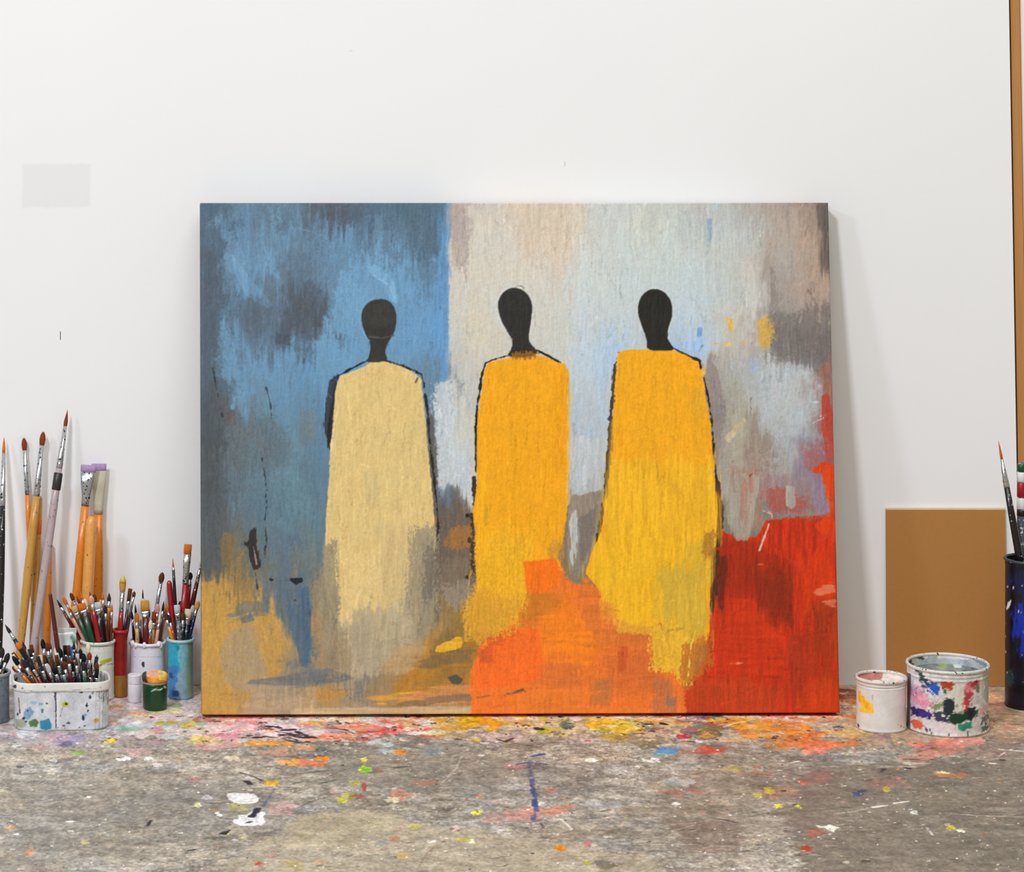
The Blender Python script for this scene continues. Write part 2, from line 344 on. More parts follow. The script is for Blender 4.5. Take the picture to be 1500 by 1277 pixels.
    P([(1086,378),(1100,380),(1112,430),(1104,470),(1092,440)],(214,212,204),5,.7,'v',.6)
    P([(1126,380),(1134,400),(1140,450),(1136,474),(1128,450),(1130,410)],(142,132,128),3,.7,'v',.7)
    P([(1160,298),(1214,298),(1214,440),(1196,450),(1190,380),(1164,350)],(186,162,144),9,.8,'w',.5)
    P([(1196,298),(1216,298),(1216,380),(1207,420),(1200,340)],(92,82,80),6,.6,'v',.75)
    P([(1128,452),(1160,460),(1214,440),(1216,520),(1180,534),(1134,524),(1124,490)],(116,110,108),9,1.,'w',.65)
    P([(1036,524),(1052,540),(1060,600),(1052,690),(1046,660)],(144,132,130),4,.7,'v',.7)
    P([(1116,540),(1150,530),(1190,540),(1196,600),(1170,640),(1130,640),(1110,600)],(190,196,200),9,.9,'w',.55)
    P([(1062,560),(1092,560),(1096,640),(1080,690),(1064,650)],(168,164,150),6,.8,'v',.55)
    P([(1096,520),(1108,518),(1110,545),(1098,548)],(164,178,206),3,.6,'m',.7)
    P([(1060,640),(1090,612),(1092,618),(1068,648)],(206,186,150),1.6,.6,'m',.8,dh=.5); P([(1066,652),(1078,649),(1074,655)],(204,186,158),1,.6,'m',.8)
    P([(1064,462),(1074,470),(1073,487),(1067,482)],(226,182,76),1.2,.5,'m',.95,dh=.5)
    P([(1112,468),(1126,460),(1133,478),(1129,508),(1120,512),(1112,496)],(214,168,76),6,1.2,'w',.85)
    for q in ((1048,504,6,3),(1066,504,5,3),(1045,518,5,2),(1090,502,4,2)): R.blob(*q,(222,184,96),soft=1.2,rough=.7,n='m',a=.85)
    P([(1006,500),(1020,500),(1021,478),(1028,480),(1030,512),(1022,520),(985,514),(980,500)],(160,190,226),3,.6,'v',.75)
    P([(1021,480),(1029,479),(1028,492),(1022,494)],(118,158,206),1.5,.5,'m',.85); L([(1024,514),(1029,506)],2,(110,150,196))
    P([(868,512),(900,500),(938,506),(905,514),(893,560),(880,600),(872,560)],(180,202,228),4,.6,'v',.6)
    L([(1180,588),(1198,589)],1.6,(206,214,220)); L([(1201,610),(1210,608)],2,(232,226,222)); P([(1198,650),(1206,656),(1211,672),(1204,664)],(206,204,212),1.2,.5,'m')
    P([(1198,540),(1216,530),(1220,600),(1208,590)],(164,110,92),5,.7,'v',.8)
    P([(1202,580),(1214,576),(1222,620),(1222,680),(1212,680),(1204,630)],(188,66,48),4,.7,'v',.85)
    P([(1176,660),(1214,640),(1222,668),(1222,690),(1180,692)],(164,92,92),8,.9,'w',.6)
    P([(1068,688),(1092,680),(1110,690),(1108,740),(1120,770),(1086,776),(1076,730)],(170,130,112),7,1.,'v',.6)
    P([(1096,696),(1104,694),(1104,720),(1098,722)],(152,62,48),1.5,.6,'v',.8)
    # dark zone between figures one and two, grey wedge beside figure three
    P([(637,738),(660,712),(672,712),(692,744),(694,800),(690,852),(660,880),(636,862),(640,800)],(104,94,84),8,.9,'v',.75)
    P([(640,716),(668,704),(672,730),(660,744),(642,740)],(100,120,136),6,.8,'v',.7)
    P([(660,774),(688,768),(692,800),(664,806),(650,796)],(172,116,52),6,.9,'w',.75); P([(648,820),(690,812),(692,860),(660,880),(640,860)],(134,116,94),8,1.1,'w',.6)
    P([(652,858),(690,850),(704,868),(690,890),(656,890)],(160,148,134),5,1.4,'x',.55)
    P([(834,726),(846,720),(884,716),(880,760),(868,800),(850,842),(838,850),(830,812)],(150,134,118),5,.7,'s',.9)
    P([(834,640),(888,640),(884,716),(846,726),(834,716)],(196,202,206),4,.5,'v',.7)
    P([(834,765),(844,745),(848,790),(838,830)],(196,200,202),3,.9,'s',.8)
    P([(846,760),(878,740),(866,800),(848,836)],(112,108,104),4,.8,'s',.6); P([(838,838),(848,815),(846,856),(838,860)],(128,122,106),2,.5,'v',.8)
    # ochre and grey sweeps low in the middle
    P([(600,985),(650,950),(700,930),(706,990),(670,1010),(600,1024),(572,1010)],(178,124,44),8,.9,'h',.75)
    P([(616,965),(660,944),(700,948),(690,968),(640,980),(610,984)],(126,106,74),5,.9,'h',.75)
    P([(596,1004),(660,978),(700,968),(690,986),(640,1004),(600,1014)],(146,112,58),5,.9,'h',.6)
    P([(640,946),(672,932),(678,936),(676,948),(650,956),(636,956)],(232,176,40),2.5,.6,'h',.95,dh=.5)
    P([(700,1000),(720,1012),(700,1030),(640,1030),(600,1036),(570,1030),(610,1012),(660,1004)],(214,146,88),7,.8,'h',.7)
    P([(560,1032),(640,1020),(700,1014),(702,1022),(620,1034)],(110,96,80),3,.9,'h',.6)
    P([(530,1020),(610,1014),(560,1030)],(216,164,58),5,.8,'h',.7)
    P([(540,1036),(640,1034),(760,1032),(800,1047),(420,1047),(430,1036)],(206,180,142),3,.5,'h',.85)
    P([(656,992),(668,988),(680,994),(674,1002),(662,1002)],(78,80,78),1.8,.5,'m',.95)
    # red field
    P([(1052,772),(1080,790),(1110,786),(1122,762),(1160,757),(1232,752),(1232,1048),(984,1048),(1010,1000),(1036,960),(1044,880),(1046,800)],(196,50,18),3,.5,'v',1.,var=.25)
    P([(1186,692),(1204,676),(1222,680),(1232,690),(1232,800),(1190,770),(1214,752),(1204,706)],(220,64,16),4,.5,'v',.95,var=.12)
    P([(1050,786),(1110,790),(1124,810),(1168,830),(1162,900),(1130,930),(1110,880),(1060,880),(1050,840)],(150,42,16),10,.9,'v',.6)
    P([(1046,800),(1066,820),(1062,890),(1050,900)],(92,36,22),6,.9,'v',.75)
    P([(1100,840),(1130,830),(1160,840),(1168,930),(1140,905),(1112,890)],(120,42,22),10,1.,'v',.5)
    P([(1170,825),(1214,800),(1226,860),(1222,890),(1180,900)],(214,60,14),10,.8,'v',.8)
    P([(1060,890),(1100,880),(1160,950),(1150,990),(1050,990),(1040,940)],(200,56,20),12,.9,'h',.7)
    P([(1190,880),(1230,870),(1230,1000),(1200,1010),(1186,950)],(150,56,20),10,1.,'v',.6); P([(1152,940),(1180,930),(1184,1020),(1160,1040)],(148,52,26),8,1.,'v',.6)
    P([(1000,1000),(1060,990),(1140,1000),(1150,1047),(990,1047)],(188,74,34),12,.8,'v',.6); P([(1180,1000),(1231,990),(1231,1047),(1160,1047)],(198,70,18),9,.8,'v',.6)
    P([(1192,862),(1220,856),(1226,866),(1196,872)],(232,150,120),3,.9,'h',.6); P([(1206,882),(1224,876),(1222,888)],(226,140,110),2,1.,'h',.6)
    L([(1069,972),(1088,971)],2,(240,150,110),taper=True); L([(1106,827),(1118,826)],2,(206,100,80),brk=.3)
    P([(1120,692),(1165,700),(1200,690),(1204,706),(1216,752),(1190,758),(1130,756),(1124,740),(1110,720)],(158,132,136),8,1.0,'w',.6)
    P([(1118,712),(1150,716),(1190,735),(1180,752),(1132,752)],(176,74,56),9,1.2,'w',.6)
    P([(1180,690),(1204,694),(1216,750),(1200,752),(1186,720)],(146,130,150),3,.5,'v',.85)
    P([(1151,712),(1164,712),(1166,740),(1160,747),(1152,740)],(180,174,164),1.6,.4,'v',.9,dh=.4)
    P([(1062,720),(1076,690),(1112,700),(1104,760),(1096,790),(1076,792),(1066,762)],(176,166,152),4,.7,'v',.7); P([(1082,700),(1098,704),(1092,770),(1084,756)],(176,116,96),5,1.,'v',.55)
    L([(1131,754),(1122,780),(1112,806)],2.2,(222,196,182),brk=.42,dh=.4); L([(1118,748),(1130,752)],2,(214,186,176),brk=.4)
    L([(1190,620),(1206,612)],1.6,(190,196,204),brk=.3)
    # orange field
    P([(690,1047),(688,990),(704,946),(740,916),(764,890),(776,862),(776,826),(822,820),(830,850),(860,858),(880,856),(884,900),(905,930),(985,944),(1000,990),(1006,1047)],(236,120,46),5,.7,'w',1.,var=.12)
    P([(776,828),(818,824),(822,850),(806,866),(774,866)],(250,116,26),3,.4,'w',.95)
    P([(756,866),(806,866),(830,880),(812,912),(760,918),(742,900)],(198,124,36),8,.8,'h',.7)
    P([(832,860),(872,858),(878,930),(840,960),(800,930)],(246,128,32),8,.7,'w',.8)
    P([(790,900),(860,910),(900,940),(860,975),(790,960)],(250,134,30),10,.7,'h',.75)
    P([(702,950),(730,924),(790,920),(798,990),(770,1004),(694,1010)],(248,110,36),7,.6,'w',.9)
    P([(700,935),(716,918),(750,914),(760,930),(720,944)],(206,84,34),5,1.1,'h',.6); P([(700,955),(720,944),(726,975),(702,970)],(180,70,40),3,1.2,'x',.45)
    P([(905,928),(918,926),(918,980),(906,985)],(190,62,24),4,1.,'s',.75); P([(880,955),(960,948),(975,1010),(900,1020)],(206,104,52),10,1.,'h',.6)
    P([(790,975),(850,965),(870,1000),(830,1010),(794,1005)],(206,110,54),8,1.,'h',.5)
    P([(868,995),(898,992),(896,1034),(866,1034)],(170,112,70),6,1.2,'w',.6)
    P([(955,990),(990,1000),(996,1047),(950,1040)],(176,110,76),8,1.,'v',.65); P([(975,1018),(992,1020),(988,1034),(976,1034)],(120,112,104),4,.9,'w',.6)
    P([(740,1028),(790,1010),(860,1012),(850,1042),(760,1044)],(232,124,44),7,.6,'h',.7); L([(740,1018),(760,1012),(772,1006)],3,(110,76,50),brk=.5); L([(690,1022),(730,1018),(768,1012)],3,(146,96,58),brk=.5)
    # ----- the three figures
    P([(856,842),(880,870),(905,890),(985,896),(1010,930),(1000,960),(960,950),(880,950),(840,880)],(222,118,48),7,.8,'h',.95)
    dark = (54,52,50)
    def figure(robe, col, **k): P(robe, col, 1.6, .35, 'm', 1., w=.2, dh=.9, **k)
    # first, cream robe
    P([(622,612),(632,606),(638,640),(640,700),(640,742),(632,720),(628,660)],(96,92,88),3,.7,'s',.9)
    L([(540,527),(520,537),(496,550),(490,566),(488,592),(482,620),(480,655)],4.5,(38,38,42),rough=.6,n='m'); L([(565,528),(590,536),(617,548),(621,562),(626,600),(630,650),(636,700),(640,740),(642,780)],5,(40,38,40),rough=.7,brk=.12)
    P([(483,602),(490,596),(486,640),(482,668),(479,640)],(36,36,40),1.5,.6,'s')
    P([(555,527),(545,527),(538,535),(498,551),(491,575),(488,612),(484,650),(482,700),(478,760),(476,800),(474,850),(488,900),(500,918),(520,925),(560,940),(610,930),(622,880),(632,830),(639,795),(637,762),(632,710),(626,650),(622,600),(617,555),(600,542),(580,534)],(222,194,130),1.8,.4,'m',1.,w=.2,dh=.9,var=.02)
    P([(538,534),(575,533),(600,545),(570,560),(520,556)],(218,188,124),6,.7,'x',.6,dh=.3)
    P([(474,800),(492,788),(494,850),(500,930),(476,950),(466,870)],(150,140,116),4,1.3,'x',.85)
    P([(560,770),(600,760),(612,800),(606,880),(590,930),(560,930),(556,850)],(208,184,132),8,.8,'v',.7)
    P([(606,775),(640,770),(640,880),(624,940),(596,950),(590,880),(600,830)],(152,142,120),7,1.2,'x',.85)
    P([(622,800),(640,796),(638,860),(626,890),(618,860)],(110,104,94),5,1.2,'x',.7)
    P([(500,912),(520,905),(560,890),(600,900),(620,940),(600,985),(540,990),(500,985),(490,950)],(180,166,136),8,.8,'v',.9)
    P([(500,820),(556,800),(560,870),(552,890),(512,916),(500,880)],(224,196,134),4,.6,'w',.9); P([(514,896),(550,888),(548,930),(530,980),(508,980)],(172,160,134),6,.9,'v',.7)
    P([(480,930),(508,918),(516,985),(484,990)],(152,134,104),6,1.4,'x',.7); P([(560,970),(606,940),(626,940),(600,985),(560,990)],(188,150,102),7,.9,'h',.6)
    P([(532,690),(556,688),(552,740),(538,746)],(206,182,128),6,.8,'v',.6); L([(527,620),(529,660)],1.3,(196,164,106),a=.6); L([(529,680),(541,684)],1.6,(240,216,160)); L([(609,560),(612,553)],1.6,(110,96,70))
    L([(494,600),(487,640),(486,660)],2,(236,216,170),brk=.4); L([(596,818),(616,790),(630,772)],1.,(180,160,120),a=.5,brk=.4)
    L([(640,766),(641,790)],2,(60,50,44),brk=.3); L([(626,868),(626,900)],1.6,(176,164,146),brk=.4)
    P([(559,437.5),(548,439),(538,444),(531,453),(529,464),(531,478),(536,491),(542,502),(543,512),(539,526),(536,530),(548,531),(566,529),(568,525),(564,517),(565,508),(571,498),(578,486),(581,470),(580,455),(574,444),(566,439)],dark,1,.1,'m',1.,w=.3,var=.1,dh=.5,sm=2)
    L([(541,493),(560,495),(577,491)],1.6,(88,86,80),brk=.15); P([(530,452),(560,440),(576,450),(580,470),(560,480),(534,478)],(62,61,59),6,.2,'m',.6)
    # second, amber robe
    L([(742,521),(722,527),(711,532),(706,548),(703,570),(699,594),(697,625),(697,668),(698,690)],5,(34,30,26),rough=.7); L([(786,513),(803,521),(822,532)],4,(34,30,28),rough=.6)
    P([(692,697),(698,698),(697,740),(691,750)],(64,48,40),1.4,.9,'m'); P([(688,750),(696,752),(696,800),(696,850),(690,820),(691,780)],(66,48,36),1.6,1.1,'m',.95)
    P([(681,752),(688,752),(688,759),(682,758)],(42,30,28),.8,.4,'m'); R.blob(684,845,3,3,(70,44,34),soft=.8); R.blob(687,791,4,4,(70,54,44),soft=.8,rough=.9)
    P([(760,519),(745,524),(716,531),(709,545),(706,570),(700,605),(698,640),(699,690),(697,725),(692,750),(696,780),(698,830),(698,870),(706,880),(770,880),(775,826),(816,818),(824,795),(829,762),(831,740),(833,700),(834,640),(833,575),(834,545),(828,532),(816,531),(800,523),(778,517)],(243,168,26),1.8,.4,'m',1.,w=.2,dh=.9,var=.03)
    P([(700,790),(740,770),(780,790),(776,830),(762,900),(740,924),(706,930),(690,925),(686,890),(696,860)],(238,178,36),9,1.2,'x',.9)
    P([(688,872),(716,862),(760,880),(750,916),(706,934),(684,926)],(214,154,50),11,1.9,'x',.85); P([(700,690),(716,720),(718,780),(704,800),(696,750)],(248,180,24),5,.5,'v',.7)
    P([(806,540),(832,544),(832,640),(828,700),(812,700)],(240,160,22),6,.5,'v',.5); P([(709,740),(718,742),(716,772),(710,768)],(206,160,44),4,.6,'v',.6)
    P([(800,798),(826,790),(824,815),(804,820)],(192,140,60),5,1.2,'x',.7); P([(832,560),(838,560),(836,640),(834,740),(831,740)],(216,186,140),2,1.1,'s',.7)
    P([(766,822),(820,818),(822,850),(806,868),(772,868)],(250,118,24),3,.5,'w',.95); L([(735,590),(748,575),(758,562)],1.2,(226,150,22),a=.7)
    P([(755,420.5),(744,423),(734,431),(729,443),(730,455),(734,470),(741,484),(750,497),(751,505),(747,515),(742,521),(752,523),(775,522),(787,518),(786,513),(778,504),(774,498),(775,486),(778,470),(780,450),(777,436),(768,426)],(46,45,43),1,.1,'m',1.,w=.3,var=.1,dh=.5,sm=2)
    P([(744,521),(760,515),(790,516),(780,526),(754,526)],(150,100,26),2,1.6,'x',.8)
    # third, amber robe
    P([(905,515),(898,540),(892,600),(889,660),(885,720),(872,800),(858,838),(866,838),(880,790),(892,700)],(58,46,30),1.8,.9,'m',.9); L([(905,516),(920,518),(934,515)],3,(40,46,60),brk=.2)
    L([(985,509),(1005,520),(1024,527),(1026,540)],4,(36,30,28),rough=.6); L([(1031,553),(1037,580),(1042,612),(1046,665),(1051,720),(1054,780)],4.5,(48,34,34),rough=.8,brk=.1)
    P([(1046,700),(1056,706),(1060,750),(1056,800),(1048,800)],(66,40,38),2.4,.9,'m',.9); P([(1036,796),(1052,790),(1052,860),(1044,900),(1036,880),(1040,840)],(76,42,30),2.4,1.3,'m',.95)
    P([(905,516),(922,512),(950,512),(985,513),(1004,519),(1023,529),(1028,545),(1030,556),(1036,590),(1041,620),(1044,670),(1048,720),(1050,770),(1048,800),(1038,812),(1042,840),(1040,880),(1040,930),(1034,945),(1000,945),(968,912),(950,920),(930,918),(904,906),(892,885),(876,862),(858,840),(866,812),(880,780),(888,735),(892,690),(896,630),(900,570)],(243,170,28),1.8,.4,'m',1.,w=.2,dh=.9,var=.03)
    P([(888,662),(915,676),(940,664),(965,682),(990,668),(1020,684),(1046,664),(1050,790),(1040,800),(1036,900),(972,910),(948,920),(900,904),(862,838),(884,780)],(242,182,38),9,.9,'v',.9)
    P([(870,800),(960,760),(1000,800),(968,880),(960,908),(930,916),(900,890),(862,840)],(242,184,34),8,.5,'v',.8)
    P([(968,830),(1034,824),(1038,900),(1032,942),(1000,950),(976,920),(966,880)],(208,174,62),12,1.0,'v',.85); P([(1000,800),(1046,780),(1040,830),(1004,830)],(218,178,56),7,.8,'v',.6)
    P([(950,920),(980,910),(1008,936),(1030,940),(1020,975),(1010,1002),(1000,1000),(985,985),(954,982)],(232,182,52),3,1.6,'x',.95,dh=.5); P([(1000,944),(1040,930),(1044,975),(1006,1008),(994,990)],(190,110,40),4,1.6,'x',.8)
    P([(876,880),(900,884),(905,912),(895,914),(880,900)],(232,150,50),3,1.5,'x',.8); P([(900,908),(960,918),(950,930),(906,926)],(232,170,54),2.5,1.5,'x',.8)
    P([(1010,572),(1030,560),(1034,600),(1020,620)],(222,168,44),6,.7,'v',.6); P([(1028,535),(1034,538),(1034,548),(1028,550)],(230,184,84),1.5,.8,'m',.9)
    P([(893,620),(898,610),(896,660),(889,730),(886,720)],(150,120,50),2,1.3,'s',.6); L([(962,680),(965,710)],1.5,(180,140,40),a=.6); L([(1004,780),(1005,800)],2,(190,150,50),a=.6); L([(926,592),(938,592),(952,598)],1.5,(222,146,20),a=.8); L([(1024,910),(1012,945),(1008,990)],1.8,(240,206,90),brk=.3,dh=.5)
    P([(1034,780),(1048,776),(1044,812),(1032,820),(1028,806)],(176,120,40),2,1.8,'x',.8)
    P([(960,422.5),(948,425),(939,434),(934,448),(935,462),(940,478),(946,492),(948,503),(948,513),(975,514),(988,513),(986,508),(979,499),(977,491),(979,480),(984,466),(985.5,452),(982,438),(973,427)],(40,38,34),1,.1,'m',1.,w=.3,var=.1,dh=.5,sm=2)
    L([(1015,524),(1025,528),(1026,538)],3,(46,36,30))
    L([(756,419),(764,419),(770,424)],1.2,(90,88,84),brk=.5)
    before = R.img.copy(); rg = random.Random(17)          # loose small strokes that stay inside a passage of colour
    for _ in range(4200):
        x = rg.uniform(298, 1226); y = rg.uniform(300, 1042); l = rg.uniform(10, 46)
        hz = (y > 880 and x > 560 and rg.random() < .6) or (y > 960 and rg.random() < .7); an = rg.gauss(0, .16)+(0 if hz else math.pi/2)+(.5*rg.choice((-1, 1)) if y < 500 and rg.random() < .25 else 0)
        dx, dy = math.cos(an)*l/2, math.sin(an)*l/2; q = [(x-dx, y-dy), (x+rg.uniform(-2, 2), y), (x+dx, y+dy)]
        cs = [R.img[min(R.H-1, max(0, int(b-R.y[0]))), min(R.W-1, max(0, int(a-R.x[0])))] for a, b in q]
        if max(np.abs(cs[0]-cs[1]).max(), np.abs(cs[2]-cs[1]).max()) > .16: continue
        c = cs[rg.randrange(3)]*255*(1+rg.gauss(0, .045)); L(q, rg.uniform(1.2, 3.4), tuple(np.clip(c, 0, 255)), n='g', rough=1.1, brk=.42, a=rg.uniform(.35, .9), dh=rg.uniform(0, .5))
    dk = sstep(.42, .30, before.max(2))[..., None]; R.img += (before-R.img)*dk
    for c_, q in (((214,220,220), [(750,497),(741,485),(733,471),(728,456),(727,442),(733,430),(743,421),(756,418),(769,424),(779,435),(782,450),(780,470),(776,488)]), ((206,216,220), [(946,494),(938,478),(933,462),(932,448),(937,433),(947,423),(960,420),(974,425),(984,437),(988,452),(986,468),(980,482),(980,496)]), ((128,170,204), [(541,500),(534,490),(528,477),(526,463),(529,452),(537,442),(548,436)])):
        L(q, 2.2, c_, brk=.3, a=.75)
    # canvas weave, bristle marks and the darker worn edge of the right side
    weave = N['g']-.5
    R.h += (N['s']-.5)*1.0+(N['g']-.5)*.8+(N['v']-.5)*.8
    lum = R.img.mean(2, keepdims=True)
    t = (N['s']-.5)*.055+(N['g']-.5)*.075+(N['v']-.5)*.035
    R.img *= 1+t[..., None]*np.clip(1.5-lum*1.1, .35, 1)
    for k, f in ((0, .02), (2, -.02)): R.img[..., k] *= 1+f*(N['c']-.5)
    R.img = np.clip(R.img, 0, 1)
    return R
def paint_floor():
    """worn concrete with dried paint, in metres on the floor plane; marks are given where the photo shows them"""
    R = Raster(-1.06, -1.34, 1.06, .012, .00125, .0026, 11, tr=on_floor)
    R.noise('v', .05, .05); R.noise('c', .12, .12, 4); R.noise('m', .018, .018, 3); R.noise('g', .005, .0035, 2); R.noise('h', .014, .036, 4); R.noise('B', .3, .3, 3)
    R.noise('d', .022, .012, 3)
    base = np.array([166, 158, 147])/255.; N = R.N
    X, Y = np.meshgrid(R.x, R.y)
    R.img[:] = base*(1+.20*(N['c']-.5)+.14*(N['B']-.5)+.16*(N['m']-.5)+.15*(N['h']-.5)+.14*(N['g']-.5)+.10*(N['d']-.5))[..., None]
    for k, f in ((0, .025), (2, -.035)): R.img[..., k] *= 1+f*(N['v']-.5)*2
    px, py = VX+(X-CAMX)*F/(Y+D0), VY+CAMZ*F/(Y+D0)
    P = lambda pts, col, soft=.004, **k: R.patch(pts, col, soft, **{**dict(rough=.8, n='h', w=.15, var=.2), **k})
    def E(x, y, rx, ry, col, soft=.002, **k):
        q = R.rng.random(11)*.5+.75
        P([(x+rx*q[i]*math.cos(i*math.tau/11), y+ry*q[i]*math.sin(i*math.tau/11)) for i in range(11)], col, soft, **k)
    for key, amt, lo in (('m', -.22, .90), ('h', .16, .93), ('d', -.20, .91)):     # hairline cracks and rubbed ridges
        rd = 1-np.abs(2*N[key]-1); R.img *= (1+amt*sstep(lo, .99, rd)*np.clip(N['c']*1.6-.2, 0, 1))[..., None]
    # large worn areas
    P([(325,1277),(345,1250),(375,1235),(415,1215),(425,1200),(480,1188),(580,1190),(600,1205),(700,1215),(760,1225),(980,1262),(960,1300),(300,1300)], (178,165,142), .012, rough=.5, a=.75, var=.12)
    P([(430,1192),(560,1189),(575,1210),(520,1240),(420,1238)], (184,170,140), .008, a=.5)
    P([(480,1110),(640,1098),(760,1110),(740,1150),(640,1160),(480,1150)], (140,132,122), .02, a=.5)
    P([(0,1140),(300,1130),(420,1160),(380,1215),(180,1277),(0,1290)], (146,138,128), .03, a=.4)
    P([(1180,1120),(1500,1110),(1760,1130),(1800,1400),(1260,1400),(1140,1200)], (118,108,94), .04, rough=.6, a=.8, var=.2)
    P([(960,1130),(1220,1120),(1240,1200),(1100,1230),(960,1200)], (134,118,104), .03, a=.5)
    P([(990,1205),(1080,1202),(1092,1230),(1075,1248),(1010,1250)], (122,104,94), .006, a=.55)
    # the crust of paint in front of the wall
    P([(-290,1003),(290,1000),(290,1070),(150,1092),(-250,1090)], (176,164,168), .015, rough=1.0, a=.6, n='d')
    P([(150,1003),(420,1003),(640,1003),(640,1066),(450,1085),(300,1088),(170,1072)], (226,206,204), .015, rough=1.0, n='d', a=.8)
    P([(620,1003),(1300,1003),(1300,1062),(1100,1080),(900,1072),(620,1070)], (212,192,158), .015, rough=1.1, n='d', a=.75)
    P([(1230,1003),(1780,1003),(1750,1055),(1470,1085),(1240,1090)], (196,160,124), .015, rough=1.1, n='d', a=.75)
    P([(1228,1008),(1256,1010),(1254,1036),(1230,1040)], (128,56,42), .005, a=.85, n='d'); P([(1232,1022),(1252,1018),(1250,1030)], (190,110,70), .003, a=.7)
    P([(1440,1020),(1475,1012),(1475,1045),(1445,1050)], (200,170,150), .005, a=.7, n='d')
    P([(1400,1085),(1470,1078),(1500,1080),(1500,1110),(1420,1112)], (150,124,112), .01, a=.6)
    P([(296,1044),(1228,1042),(1228,1050),(900,1053),(640,1053),(296,1055)], (240,228,222), .006, rough=1.0, n='d', a=.9)
